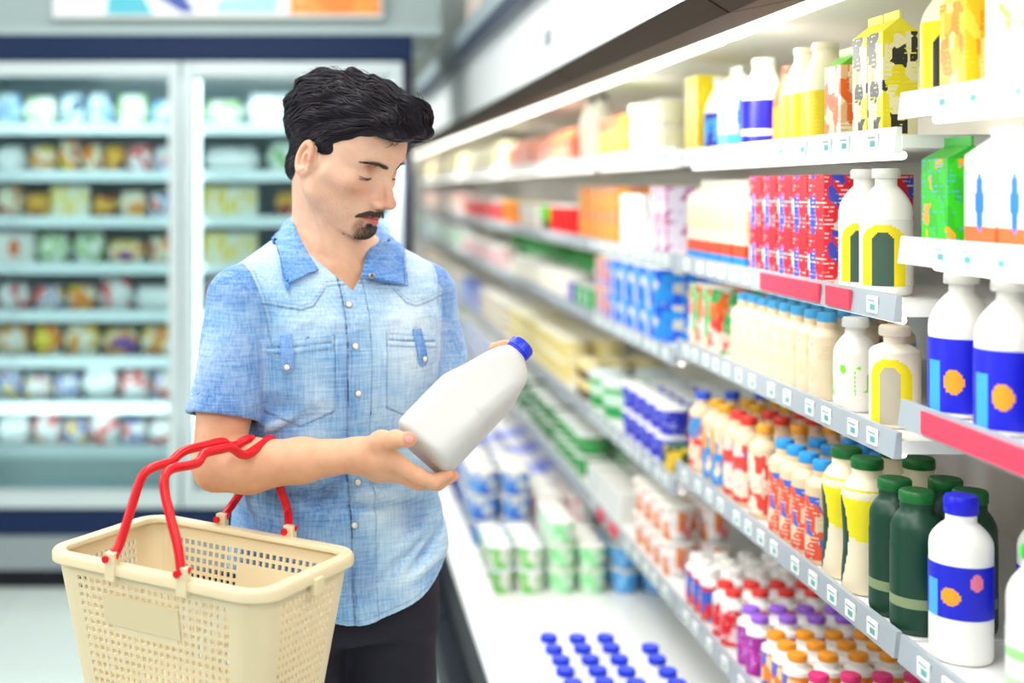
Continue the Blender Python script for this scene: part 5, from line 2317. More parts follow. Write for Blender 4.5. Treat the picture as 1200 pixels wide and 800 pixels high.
def box_pack(name, w, d, h, fn, side='f4f4f0', top=None, gable=0.0, bulge=0.0):
    """a carton: printed faces towards the aisle and the camera, plain top; gable > 0 folds the top to a ridge"""
    g = MB()
    nu, nv = (1, 1) if hasattr(fn, 'mat') else (20, 20) if fn.fine else (10, 18)
    for face in (0, 1):
        for i in range(nu):
            for j in range(nv):
                u0, u1, v0, v1 = i / nu, (i + 1) / nu, j / nv, (j + 1) / nv
                if face == 0:
                    q = [(-w / 2, d / 2 - u * d, v * h) for u, v in ((u0, v0), (u1, v0), (u1, v1), (u0, v1))]
                else:
                    q = [(-w / 2 + u * w, -d / 2, v * h) for u, v in ((u0, v0), (u1, v0), (u1, v1), (u0, v1))]
                g.add(q, [(0, 1, 2, 3)], fn.mat if hasattr(fn, 'mat') else pm(fn((u0 + u1) / 2, (v0 + v1) / 2)))
    sm = pm(side)
    g.add([(w / 2, -d / 2, 0), (w / 2, d / 2, 0), (w / 2, d / 2, h), (w / 2, -d / 2, h)], [(0, 1, 2, 3)], sm)
    g.add([(w / 2, d / 2, 0), (-w / 2, d / 2, 0), (-w / 2, d / 2, h), (w / 2, d / 2, h)], [(0, 1, 2, 3)], sm)
    g.add([(-w / 2, -d / 2, 0), (-w / 2, d / 2, 0), (w / 2, d / 2, 0), (w / 2, -d / 2, 0)], [(0, 1, 2, 3)], sm)
    tm = pm(top or side)
    if gable:
        a, b = h, h + gable
        g.add([(-w / 2, -d / 2, a), (-w / 2, d / 2, a), (0, d / 2, b), (0, -d / 2, b)], [(0, 3, 2, 1)], tm)
        g.add([(w / 2, -d / 2, a), (w / 2, d / 2, a), (0, d / 2, b), (0, -d / 2, b)], [(0, 1, 2, 3)], tm)
        g.add([(-w / 2, -d / 2, a), (w / 2, -d / 2, a), (0, -d / 2, b)], [(0, 1, 2)], tm)
        g.add([(-w / 2, d / 2, a), (w / 2, d / 2, a), (0, d / 2, b)], [(0, 2, 1)], tm)
        g.box((-0.0015, -d / 2, b - 0.001), (0.0015, d / 2, b + 0.012), tm)
    else:
        g.add([(-w / 2, -d / 2, h), (w / 2, -d / 2, h), (w / 2, d / 2, h), (-w / 2, d / 2, h)], [(0, 1, 2, 3)], tm)
    o = g.build(name)
    weld(o)
    return o


W = 'e9e7e0'
BEIGE = 'e6cba8'
ROWN = ['front row', 'second row', 'third row', 'fourth row', 'fifth row']
PLACED = [0]
OCC = {}


def free(key, x, y, rx, ry):
    """True where nothing stands yet"""
    for a, b, c, d in OCC.setdefault(key, []):
        if abs(a - x) < rx + c + 0.0015 and abs(b - y) < ry + d + 0.0015:
            return False
    return True




def put(proto, used, p, rz, label, cat, group):
    o = proto if not used else dup(proto)
    o.location = p
    o.rotation_euler = (0, 0, rz)
    tag(o, label, cat, group)
    PLACED[0] += 1
    return o


def run(proto, desc, cat, bay, s, px0, px1, r, h=0, rows=1, stack=1, xoff=0.0, gap=1.06, jit=0.002, rpx=None):
    """fills a stretch of shelf between two pixel columns of the photograph, nearest first; every item has its own label"""
    rx = rpx or r
    xc0 = XS + 0.018 + rx + xoff
    if s == 'K':
        xc0 = xoff
    ya, yb = FPX * xc0 / (px1 - CX), FPX * xc0 / (px0 - CX)
    ya, yb = max(ya, 1.45), min(yb, 12.15)
    if bay in ('near', 'middle'):
        lo, hi = BAYS[bay]
        ya, yb = max(ya, lo + 0.002), min(yb, hi - 0.004)
        if yb - ya < 2 * r * gap:
            yb = min(hi - 0.004, ya + 2 * r * gap)
            ya = yb - 2 * r * gap
    else:
        desc = desc.replace(' third-section ', ' ').replace(' the far ', ' the ').replace(' the last ', ' the ').replace(' far ', ' ')
    n = max(1, int((yb - ya) / (2 * r * gap) + 0.02))
    ya += (yb - ya - n * 2 * r * gap) / 2
    rr = random.Random(len(desc) * 31 + int(px0))
    used = False
    bad = set()
    cnt = {}
    grp = desc + ' group'
    for row in range(rows):
        for i in range(n):
            for k in range(stack):
                y = ya + r * gap + i * 2 * r * gap
                x = xc0 + row * 2 * rx * gap
                for lo, hi in BAYS.values():                      # keep clear of the joints between sections
                    if y - r < lo <= y + r and y - lo >= -0.02:
                        y = lo + r + 0.004
                    if y - r <= hi < y + r and y - hi < 0:
                        y = hi - r - 0.004
                here = [q for q, (lo, hi) in BAYS.items() if lo <= y - r and y + r <= hi]
                if not here:
                    bad.add((row, i))
                    continue
                here = here[0]
                z = shelf_top(here, s)
                if x + rx > XB - 0.004 or (k == 0 and not free((here, s), x, y, rx, r)) or (k > 0 and (row, i) in bad):
                    bad.add((row, i))
                    continue
                if k == 0:
                    OCC[(here, s)].append((x, y, rx, r))
                if k == 0:
                    cnt[row] = cnt.get(row, -1) + 1
                nth = ORD[min(cnt[row], 39)]
                pos = []
                if n > 1 and rows > 1:
                    pos.append(nth + ' nearest in ' + ROWN[row])
                elif n > 1:
                    pos.append(nth + ' from near end')
                elif rows > 1:
                    pos.append(ROWN[row])
                if stack > 1:
                    pos.append(['at bottom', 'in middle', 'on top'][k if stack == 3 else k * 2])
                lab = desc.replace(' on the ', ' on ') + (', ' + ', '.join(pos) if pos else '')
                if len(lab.split()) > 16:
                    print('LONG', len(lab.split()), lab)
                put(proto, used, (x + rr.uniform(-jit, 0), y + rr.uniform(-jit, jit) * 0.5, z + k * (h + 0.0008) + 0.0003), rr.uniform(-0.06, 0.06) * (0 if rx != r or 'pack' in cat or cat == 'carton' else 1), lab, cat, grp)
                used = True
    if not used:
        for q in list(proto.children):
            bpy.data.objects.remove(q)
        bpy.data.objects.remove(proto)


B_ = bottle
# ---- near section, right edge of the photo
run(B_('drink_bottle', 0.178, 0.038, 'f4efd2', W, (0.02, 0.62, pattern('arch', ['f3e31a', 'f3e31a', '2b2f2a'], 1)), cap_r=0.02, sh=0.6), 'yellow sleeved bottle with white top on the near top shelf', 'bottle', 'near', 'T', 1050, 1125, 0.038)
run(box_pack('drink_carton', 0.07, 0.075, 0.128, pattern('blocks', ['f6c21c', 'f7d84a', 'f09a1c', 'f6e79a', 'f3d21c'], 4), 'f7e05a', gable=0.03), 'yellow and orange carton on the near top shelf', 'carton', 'near', 'T', 1126, 1170, 0.0385)
run(box_pack('drink_carton', 0.07, 0.075, 0.128, pattern('blocks', [W, W, 'e9efe0', '6b4a86', 'a9c46a', W], 8), W, gable=0.03), 'white carton with purple and green print on the near top shelf', 'carton', 'near', 'T', 1172, 1240, 0.0385)
run(box_pack('juice_carton', 0.07, 0.08, 0.125, pattern('blocks', ['2fb321', '2fb321', '35c41e', '1f9a2a', 'f0a31c', '4a9edb'], 5), '2aa52a', gable=0.02), 'green carton with orange print on the near second shelf', 'carton', 'near', 'A', 1078, 1150, 0.041)
run(box_pack('milk_carton', 0.075, 0.08, 0.128, pattern('spot', [W, '1c77ee', 'ef6a34'], 5), W, gable=0.026), 'white carton with bright blue spot on the near second shelf', 'carton', 'near', 'A', 1152, 1260, 0.041)
run(B_('milk_bottle', 0.205, 0.044, W, W, (0.04, 0.55, pattern('dot', ['1a20c8', 'f0a02a', 'e8507a', '3fa4f0'])), cap_r=0.024, sh=0.62), 'plump white bottle with blue label on the near third shelf', 'bottle', 'near', 'B', 1085, 1290, 0.044, gap=1.5)
run(B_('drink_bottle', 0.205, 0.036, BEIGE, '3a5a30', None, cap_r=0.016, sh=0.7), 'tall beige bottle behind the plump blue-labelled bottles', 'bottle', 'near', 'B', 1010, 1200, 0.036, xoff=0.115)
run(B_('milk_bottle', 0.235, 0.043, 'f7f6f2', '1414d6', (0.28, 0.60, pattern('dot', ['1a20c8', 'f0a02a', 'e87a9a', '4aa8ee'])), cap_r=0.0235, cap_h=0.026, neck=0.021, sh=0.70), 'white bottle with royal blue cap and label on near fourth shelf', 'bottle', 'near', 'C', 1084, 1150, 0.043, xoff=0.004)
run(B_('milk_bottle', 0.245, 0.041, W, '1a22d8', (0.28, 0.60, pattern('dot', ['1a20c8', 'f0a02a', 'e87a9a', '4aa8ee'], 2)), cap_r=0.021, cap_h=0.024, sh=0.7), 'white bottle with dark blue cap on near fourth shelf', 'bottle', 'near', 'C', 1130, 1190, 0.041, rows=2, xoff=0.02)
run(B_('drink_bottle', 0.225, 0.036, 'eef0ea', '17c41a', (0.10, 0.55, pattern('bands', ['e3e6df', 'bfe3b0', 'e3e6df', '9fd88f', 'e9ece6'])), cap_r=0.02, sh=0.7), 'slim white bottle with bright green cap on near fourth shelf', 'bottle', 'near', 'C', 1195, 1285, 0.036, xoff=-0.004)
run(B_('drink_bottle', 0.20, 0.036, 'b9858c', '8a4a4a', (0.05, 0.6, pattern('bands', ['c9aeb0', 'a06a70', 'd9c6c6'])), cap_r=0.018, sh=0.66), 'dusky pink bottle on the near fourth shelf', 'bottle', 'near', 'C', 1290, 1390, 0.036, xoff=-0.004)
# ---- second section
run(box_pack('drink_carton', 0.055, 0.056, 0.165, pattern('blocks', ['efe11e', '2b2c28', 'f4f0c8', 'efe11e', '2b2c28', 'f3ea5a'], 4), 'f1e636', gable=0.022), 'yellow carton with black print on the middle top shelf', 'carton', 'middle', 'T', 1013, 1062, 0.029)
run(box_pack('yogurt_pack', 0.055, 0.07, 0.13, pattern('blocks', ['f6efe2', 'f2c4a8', 'ee6a3a', 'f3d26a', W, 'e9b09a'], 9), '6fbf3a', gable=0.02), 'pale peach pack with green top on the middle top shelf', 'carton', 'middle', 'T', 978, 1014, 0.036)
run(B_('milk_bottle', 0.185, 0.042, 'f6ead0', 'f3e6d2', (0.02, 0.52, pattern('blocks', ['f3cf17', 'f3cf17', 'f0b81a', 'f5dc4a'], 3)), cap_r=0.024, cap_h=0.014, neck=0.022, sh=0.5), 'cream bottle with yellow label on the middle top shelf', 'bottle', 'middle', 'T', 936, 979, 0.042)
run(B_('drink_bottle', 0.165, 0.032, '9a5a34', '6a3a22', (0.1, 0.5, pattern('plain', ['c9812a'])), cap_r=0.016, sh=0.55), 'brown bottle between cream and navy bottles, middle top shelf', 'bottle', 'middle', 'T', 918, 934, 0.032, xoff=0.03)
run(B_('milk_bottle', 0.190, 0.045, 'f8f3e4', 'dfe3d8', (0.02, 0.54, pattern('lines', ['1c1796', 'e6e6f0'])), cap_r=0.025, cap_h=0.014, neck=0.023, sh=0.5), 'cream bottle with navy label on the middle top shelf', 'bottle', 'middle', 'T', 886, 926, 0.045)
run(box_pack('drink_carton', 0.06, 0.07, 0.15, pattern('spot', ['f4f3ea', '1b86f0', '5fd0f0']), 'f4f3ea', gable=0.025), 'white carton with blue oval on the middle top shelf', 'carton', 'middle', 'T', 857, 884, 0.036)
run(B_('milk_bottle', 0.175, 0.038, 'f4f3ea', 'cfd6d0', (0.02, 0.52, pattern('blocks', ['151ca0', '2d9bf0', '151ca0'], 3)), cap_r=0.02, sh=0.5), 'slender white bottle with blue label on the middle top shelf', 'bottle', 'middle', 'T', 836, 856, 0.038)
run(box_pack('snack_pack', 0.05, 0.05, 0.185, pattern('blocks', ['f2da14', 'f5e21a', 'f2c914', 'f2da14'], 2), 'f3dc1c'), 'tall yellow pack on the middle top shelf', 'pack', 'middle', 'T', 800, 834, 0.026, rows=2)
run(B_('drink_bottle', 0.205, 0.040, 'f8f6ee', W, (0.08, 0.60, pattern('arch', [W, 'f2dc1a', '3f5a4c'])), cap_r=0.022, sh=0.66), 'white bottle with yellow arched label on the middle second shelf', 'bottle', 'middle', 'A', 1000, 1056, 0.040)
run(box_pack('yogurt_drink_multipack', 0.075, 0.075, 0.098, pattern('blocks', ['e8182e', 'f6e4da', 'e8182e', 'f4d6c4', '3a4ac0', 'f6f0ea'], 12), 'f6f0ea'), 'red and white multipack on the middle second shelf', 'pack', 'middle', 'A', 899, 994, 0.038, h=0.098, rows=2, stack=2)
run(box_pack('milk_carton', 0.072, 0.080, 0.155, pattern('bands', ['1f8fd8', 'e84a2a', 'eadcc4', 'e8d2ae', 'e8d8bc', 'eee6d6']), 'eee6d6', gable=0.024), 'white carton with coloured foot on the middle second shelf', 'carton', 'middle', 'A', 802, 898, 0.041, rows=2)
run(B_('drink_bottle', 0.160, 0.038, 'f4e9d8', 'f4e4d0', (0.04, 0.74, pattern('arch', ['f4e4d0', 'f2dc1a', 'b9b09a'])), cap_r=0.024, sh=0.74), 'beige bottle with yellow arch on the middle third shelf', 'bottle', 'middle', 'B', 1026, 1074, 0.038)
run(B_('milk_bottle', 0.158, 0.036, W, 'f2f2f2', (0.06, 0.5, pattern('blocks', [W, W, '7fd81e', W, 'e9f3da'], 4)), cap_r=0.022, sh=0.6), 'white bottle with lime green print on the middle third shelf', 'bottle', 'middle', 'B', 984, 1024, 0.036)
run(B_('drink_bottle', 0.155, 0.030, 'e6d0b0', '4aaee8', (0.05, 0.66, pattern('blocks', ['e8d4b6', 'e4cca8', 'e8d4b6', 'e27a62', '7abce6', 'e8d4b6'], 6)), cap_r=0.017, sh=0.72), 'cream bottle with light blue cap on the middle third shelf', 'bottle', 'middle', 'B', 866, 982, 0.030, rows=3)
run(box_pack('yogurt_multipack', 0.08, 0.085, 0.15, pattern('blocks', ['f0702a', 'f6dcc8', W, '3fbf6a', 'b06ab8', 'ee3a34', 'f0c8a8'], 14), W, top='f6efe6'), 'white and orange multipack on the middle third shelf', 'pack', 'middle', 'B', 806, 862, 0.044, rows=2)
# fourth shelf of the second section: the large bottles one sees best
run(B_('yogurt_bottle', 0.215, 0.038, '12402c', '0d6a2c', (0.05, 0.62, pattern('lines', ['123f2c', '8a9a70'])), cap_r=0.026, cap_h=0.018, neck=0.024, sh=0.72), 'dark green bottle on the middle fourth shelf', 'bottle', 'middle', 'C', 1036, 1090, 0.038, rows=2)
run(B_('yogurt_bottle', 0.225, 0.041, 'f2e6c8', '0f6e2a', (0.02, 0.78, pattern('curves', ['f1e31c', '113f2c', 'f0e2c4'])), cap_r=0.026, cap_h=0.018, neck=0.024, sh=0.72, waist=0.10), 'yellow and green waisted bottle on the middle fourth shelf', 'bottle', 'middle', 'C', 978, 1034, 0.041, rows=2)
run(B_('drink_bottle', 0.185, 0.031, BEIGE, '2f9fee', (0.05, 0.66, pattern('blocks', [BEIGE, BEIGE, 'e8583a', BEIGE, '3f6ad0', 'f0dcc4'], 21)), cap_r=0.018, cap_h=0.018, sh=0.74), 'beige bottle with sky blue cap on the middle fourth shelf', 'bottle', 'middle', 'C', 908, 980, 0.031, rows=3)
for (a, b, capc, w, nm, sd) in ((886, 908, 'f0a02c', ['f2dcc4', 'f2dcc4', 'e0483a'], 'amber', 1), (860, 885, 'e23a2c', ['f0dac0', 'd8442f', 'f2dcc4', '2f6ac8'], 'red', 2),
                               (836, 859, 'd9a21c', ['f0d8b8', '2f8fd0', 'f0a41c', 'e2432c'], 'mustard', 3), (812, 835, '2a55d0', ['f0d8c0', '2f8fd0', 'e23a2c'], 'blue', 4), (790, 811, '35b4f0', ['2f8fd0', 'e86a70', 'f0d8c0'], 'turquoise', 5)):
    run(B_('drink_bottle', 0.19, 0.033, BEIGE, capc, (0.06, 0.70, pattern('blocks', w, sd)), cap_r=0.018, cap_h=0.018, sh=0.74), 'beige bottle with %s cap on the middle fourth shelf' % nm, 'bottle', 'middle', 'C', a, b, 0.033, rows=3)
# fifth shelf of the second section: small bottles, several rows deep
for (a, b, capc, w, nm, sd) in ((1130, 1330, '2f86e0', [W, '2fb0e0', W, 'e8f0f8'], 'blue', 11), (1030, 1126, 'e01f2c', ['f6f1ea', 'e01f3c', W, 'f0a02c'], 'red', 1), (976, 1028, '1fae3a', [W, '2fb04a', 'f0dcc0', 'e8542c'], 'green', 2),
                               (946, 974, 'e8327a', [W, 'e8327a', 'f09a2c'], 'pink', 3), (902, 944, 'f09a1c', ['f08a2c', 'b03a9a', 'f4d6b0', '5a6ad0', 'f0a02c'], 'orange', 4),
                               (872, 900, '9a5fd8', ['a01f9a', 'c03ab0', 'e8c8e8'], 'purple', 5), (842, 870, 'e8322c', ['e01a24', 'e01a24', 'f4e0e0'], 'scarlet', 6), (806, 840, 'f2efe8', ['e01f2c', '3f5ac8', 'e8542c', 'f4e8e0', '3fa0a0'], 'white', 7)):
    run(B_('yogurt_drink_bottle', 0.125, 0.0275, 'f8f5f0', capc, (0.06, 0.70, pattern('blocks', w, sd)), cap_r=0.0185, cap_h=0.013, neck=0.017, sh=0.76), 'small bottle with %s cap on the fifth shelf' % nm, 'bottle', 'middle', 'D', a, b, 0.0275, rows=4)
# ---- third section
run(cup('cheese_tub', 0.07, 0.040, 0.044, pattern('blocks', ['f6f3e0', 'f3edc8', W, 'd8e0b8'], 3), 'f6f4ea'), 'cream tub with white lid on the third-section top shelf', 'tub', 'third', 'T', 748, 800, 0.047, rows=1, h=0.072, stack=2)
run(box_pack('snack_pack', 0.06, 0.055, 0.125, pattern('bands', ['e0dc1e', 'e8e02c', 'f08a1c'], 3), 'c8d822'), 'lime and orange pack on the third-section top shelf', 'pack', 'third', 'T', 712, 745, 0.029, rows=1)
run(B_('milk_bottle', 0.22, 0.042, 'f8f4e6', '3a3428', None, cap_r=0.02, sh=0.55), 'tall plain cream bottle on the third-section top shelf', 'bottle', 'third', 'T', 690, 712, 0.042)
run(box_pack('dessert_pack', 0.07, 0.075, 0.088, pattern('blocks', ['b02f9a', W, 'e8e0f0', 'e84a3a', 'f0e8f0'], 3), W), 'white and purple pack on the third-section second shelf', 'pack', 'third', 'A', 776, 800, 0.038, h=0.088, rows=2, stack=2)
run(box_pack('milk_carton', 0.075, 0.085, 0.155, pattern('blocks', [W, 'f4f5fa', W, 'c8d4f0'], 3), W), 'plain white carton on the third-section second shelf', 'carton', 'third', 'A', 738, 774, 0.0435, rows=2)
run(box_pack('dessert_pack', 0.07, 0.075, 0.088, pattern('blocks', ['f08a1c', 'f3d21c', 'f4a01c', 'f06a2a', 'f6efd0', '3f6ac8'], 3), 'f08a1c'), 'orange and yellow pack on the third-section second shelf', 'pack', 'third', 'A', 690, 737, 0.038, h=0.088, rows=2, stack=2)
run(box_pack('yogurt_multipack', 0.11, 0.13, 0.096, pattern('blocks', ['1a6cf0', '1a5ae8', '2f9cf4', '1448d8', 'f4e8c8', '1a6cf0'], 5), 'e8f2fa', top='e9f3fb'), 'bright blue multipack on the third-section third shelf', 'pack', 'third', 'B', 731, 800, 0.066, h=0.096, rows=2, stack=2, rpx=0.056)
run(box_pack('yogurt_multipack', 0.09, 0.085, 0.096, pattern('blocks', ['ee6a44', W, '8f8ad8', 'f4c8a8', W], 6), W), 'white and coral multipack on the third-section third shelf', 'pack', 'third', 'B', 706, 731, 0.0435, h=0.096, rows=2, stack=2)
run(box_pack('yogurt_pack', 0.07, 0.09, 0.07, pattern('panel', ['17a34c', 'e8f4e8']), W, top=W), 'green pack with white panel on the third-section third shelf', 'pack', 'third', 'B', 684, 706, 0.046, h=0.07, rows=2)
run(cup('yogurt_pot', 0.072, 0.033, 0.041, pattern('blocks', ['1a1fc0', '1a1fc0', '2430d8', 'e8ecf8'], 5), 'f4f4f4'), 'navy blue pot on the third-section fourth shelf', 'pot', 'third', 'C', 738, 800, 0.044, h=0.076, rows=3, stack=2, gap=1.14)
run(cup('yogurt_bucket', 0.115, 0.058, 0.066, pattern('bands', ['2fae5a', '1f9a4a', 'cfeed4', '3fb060', 'f0f4ea']), 'e9f2f4', lid_h=0.008), 'white and green bucket on the third-section fourth shelf', 'bucket', 'third', 'C', 700, 738, 0.072, rows=2)
run(cup('pudding_pot', 0.062, 0.036, 0.042, pattern('bands', ['3a1f1a', '4a241c', 'f0d68a', 'f3dc9a']), 'f6e7b0'), 'caramel pot with dark foot on the third-section fourth shelf', 'pot', 'third', 'C', 684, 700, 0.045, h=0.066, rows=3, stack=2)
run(cup('cheese_tub', 0.070, 0.054, 0.060, pattern('blocks', ['1f9a3f', '2fae4a', '146a2c', 'e8f4e0'], 5), 'f4f7f2'), 'green tub with white lid on the third-section fifth shelf', 'tub', 'third', 'D', 664, 700, 0.065, h=0.074, rows=2, stack=2)
run(box_pack('milk_carton', 0.10, 0.115, 0.085, pattern('blocks', ['f4f6f4', W, 'e2ece8', W], 5), W), 'plain pale pack on the third-section fifth shelf', 'pack', 'third', 'D', 702, 752, 0.0585, h=0.085, rows=2)
run(cup('yogurt_pot', 0.088, 0.034, 0.043, pattern('blocks', [W, 'f6efe8', 'f08a2c', W, 'e85a4a', 'a8b8e0'], 7), W), 'white pot with orange print on the third-section fifth shelf', 'pot', 'third', 'D', 754, 802, 0.046, h=0.092, rows=2, stack=2)
run(box_pack('snack_pack', 0.05, 0.05, 0.13, pattern('blocks', ['8fb42c', 'e8e4d0', 'f0c83a', '4a7a2c'], 6), 'e0e0c8'), 'olive and cream pack on the third-section top shelf', 'pack', 'third', 'T', 728, 748, 0.026)
run(box_pack('dessert_pack', 0.06, 0.06, 0.10, pattern('blocks', ['2a3a8a', 'e8e4dc', '6a3a2a', 'f0b03a'], 6), 'e8e4dc'), 'navy and brown pack on the third-section second shelf', 'pack', 'third', 'A', 700, 800, 0.031, xoff=0.19)
run(box_pack('yogurt_pack', 0.07, 0.09, 0.07, pattern('panel', ['6a2ac8', 'd8c8f4']), 'e8e0f4', top=W), 'violet pack with pale panel on the third-section third shelf', 'pack', 'third', 'B', 676, 690, 0.046, h=0.07, rows=2)
run(box_pack('dessert_pack', 0.06, 0.06, 0.065, pattern('blocks', ['1f5a2a', 'f0d03a', '12401c', 'f08a2c'], 5), '2a6a3a'), 'green and yellow pack on the third-section fourth shelf', 'pack', 'third', 'C', 740, 800, 0.031, rows=1)
# ---- fourth and last sections, far down the aisle
run(box_pack('cheese_pack', 0.08, 0.09, 0.095, pattern('blocks', ['f0701c', 'f08a2c', 'e8541c', 'd8d8d8', '8a3a1c'], 5), 'f07a2c', gable=0.02), 'orange pack on the far top shelf', 'pack', 'far', 'T', 605, 686, 0.0465)
run(box_pack('cheese_pack', 0.09, 0.12, 0.14, pattern('blocks', ['f6efd2', 'f3e88a', 'f4f0e0', 'e8dc4a'], 5), 'f4eed2'), 'pale yellow pack on the last top shelf', 'pack', 'last', 'T', 545, 604, 0.062)
run(cup('yogurt_pot', 0.105, 0.045, 0.055, pattern('plain', ['e41a1c']), W), 'red pot on the far second shelf', 'pot', 'far', 'A', 655, 688, 0.058, rows=2)
run(cup('yogurt_pot', 0.105, 0.045, 0.055, pattern('bands', ['3a2f1a', '3fae1c', '4fc41c']), W), 'green pot on the far second shelf', 'pot', 'far', 'A', 643, 655, 0.058, rows=2)
run(cup('yogurt_pot', 0.11, 0.045, 0.055, pattern('blocks', ['f4f0e8', W, 'f0c8a0'], 3), W), 'white pot on the far second shelf', 'pot', 'far', 'A', 618, 643, 0.058, rows=2)
run(cup('yogurt_pot', 0.11, 0.045, 0.055, pattern('blocks', ['f08a1c', 'f0a83c', 'e8641c'], 3), 'f3d21c'), 'orange pot on the far second shelf', 'pot', 'far', 'A', 600, 618, 0.058, rows=2)
run(cup('yogurt_pot', 0.11, 0.05, 0.058, pattern('blocks', ['e41a2c', 'a8a0a0', 'f0e0d8', '9a6a4a'], 3), 'f0ece8'), 'red and grey pot on the last second shelf', 'pot', 'last', 'A', 552, 600, 0.062, rows=1)
run(cup('cream_tub', 0.085, 0.055, 0.062, pattern('blocks', ['f6f2e4', 'f8f5ec', 'f3ecd2'], 3), W), 'white tub on the far third shelf', 'tub', 'far', 'B', 612, 684, 0.066, rows=1, h=0.09)
run(B_('drink_bottle', 0.155, 0.034, '1f9a3a', '1f8a34', (0.1, 0.6, pattern('blocks', ['2fae4a', '1f8a34', 'cfeecf'], 3)), cap_r=0.016, sh=0.6), 'small green bottle behind white tubs on far third shelf', 'bottle', 'far', 'B', 600, 712, 0.034, xoff=0.15)
run(cup('yogurt_pot', 0.10, 0.05, 0.058, pattern('blocks', ['e8b0b8', 'f2f0ec', 'b8a8d8', '4fae7a'], 3), W), 'pastel pot on the last third shelf', 'pot', 'last', 'B', 548, 600, 0.062, rows=1, h=0.1)
run(cup('cream_pot', 0.075, 0.050, 0.058, pattern('bands', ['b08a5a', 'f4ecd8', 'a87a4a', 'f6f0e0']), W), 'cream pot with brown bands on the far fourth shelf', 'pot', 'far', 'C', 572, 606, 0.062, h=0.079, rows=2, stack=2)
run(cup('pudding_pot', 0.075, 0.050, 0.058, pattern('blocks', ['f0dc8a', 'f4eac0', 'f6f0da', 'e8c85a'], 3), 'f8f3da'), 'custard yellow pot on the far fourth shelf', 'pot', 'far', 'C', 607, 680, 0.062, h=0.079, rows=2, stack=2)
run(box_pack('cheese_pack', 0.08, 0.12, 0.12, pattern('blocks', ['2a52c8', '2a52c8', 'e8ecf4', '4fb0d8'], 3), '3a62d0'), 'blue pack on the last fourth shelf', 'pack', 'last', 'C', 548, 571, 0.062)
run(cup('cheese_tub', 0.070, 0.054, 0.060, pattern('blocks', ['1f8a3a', '146a2c', '4fae5a', 'd8ecd0'], 8), 'f4f7f2'), 'dark green tub on the far fifth shelf', 'tub', 'far', 'D', 596, 663, 0.065, h=0.074, rows=2, stack=2)
for sh, nm, cols, sd, hh in (('T', 'top', ['f6efd2', 'f3e88a', 'f0c8a0', W], 1, 0.14), ('A', 'second', ['f2e8e0', 'e8a0a0', 'f4f0e8', 'e8c84a'], 2, 0.14),
                         ('B', 'third', ['f2f4ee', '9fdcae', 'e8ecf0', 'a8b8e8'], 3, 0.13), ('C', 'fourth', ['f4ecd8', 'b8d8e8', 'e8b080', W], 4, 0.15), ('D', 'fifth', ['e4f0e0', '5fae7a', W, 'e8a8b0'], 5, 0.15)):
    run(box_pack('cheese_pack', 0.11, 0.16, hh, pattern('blocks', cols, sd), cols[0]), 'pale mixed pack on the sixth cooler %s shelf' % nm, 'pack', 'distant', sh, 518, 550, 0.082, rpx=0.057)
    run(box_pack('cheese_pack', 0.11, 0.20, hh, pattern('blocks', cols[1:] + cols[:1], sd + 8), cols[0]), 'pale mixed pack on the endmost cooler %s shelf' % nm, 'pack', 'endmost', sh, 497, 517, 0.102, rpx=0.057)
run(cup('yogurt_tub', 0.085, 0.046, 0.054, pattern('blocks', ['dfe8f4', '6a8ae0', W, 'e8eef8'], 9), W), 'pale blue tub on the fifth cooler fifth shelf', 'tub', 'last', 'D', 545, 590, 0.058, h=0.09, rows=2, stack=2)
# ---- the deck at the bottom
K = [(4.97, 5.25, 0.55, 13, 5, 'blue cup on the cooler deck', ['1f2fc8', '2f48d8', '4a58e0', 'd8def4'], '8f9cec', 2, 0.072, 0.034, 0.040, 3),
     (4.56, 4.60, 0.545, 3, 2, 'white tub with blue print on the cooler deck', ['2f8fe8', W, '1f6ad8', 'e8f2fa'], W, 3, 0.085, 0.046, 0.054, 4),
     (4.56, 4.60, 0.785, 3, 2, 'pink and white tub on the cooler deck', ['f0c0c8', W, 'e8607a', 'f6e8ea'], W, 3, 0.085, 0.046, 0.054, 5),
     (4.56, 4.60, 1.03, 3, 2, 'violet tub on the cooler deck', ['5a3ad0', '6a4ae0', '4a2fc0'], '7a5ae0', 3, 0.085, 0.046, 0.054, 6),
     (4.02, 4.30, 0.535, 3, 2, 'cup with green foot on the cooler deck', ['57d028', W, 'f4f6f0', W], 'eef2fa', 2, 0.072, 0.036, 0.043, 7),
     (4.02, 4.30, 0.73, 3, 2, 'pale green cup on the cooler deck', ['8ae89a', 'cff4d4', '6ae07a', 'eefaf0'], W, 3, 0.072, 0.036, 0.043, 8),
     (4.02, 4.30, 0.93, 3, 2, 'light blue cup on the cooler deck', ['3fa4f0', '8accf8', '2f8fe8', 'd8ecfa'], W, 2, 0.072, 0.036, 0.043, 9)]
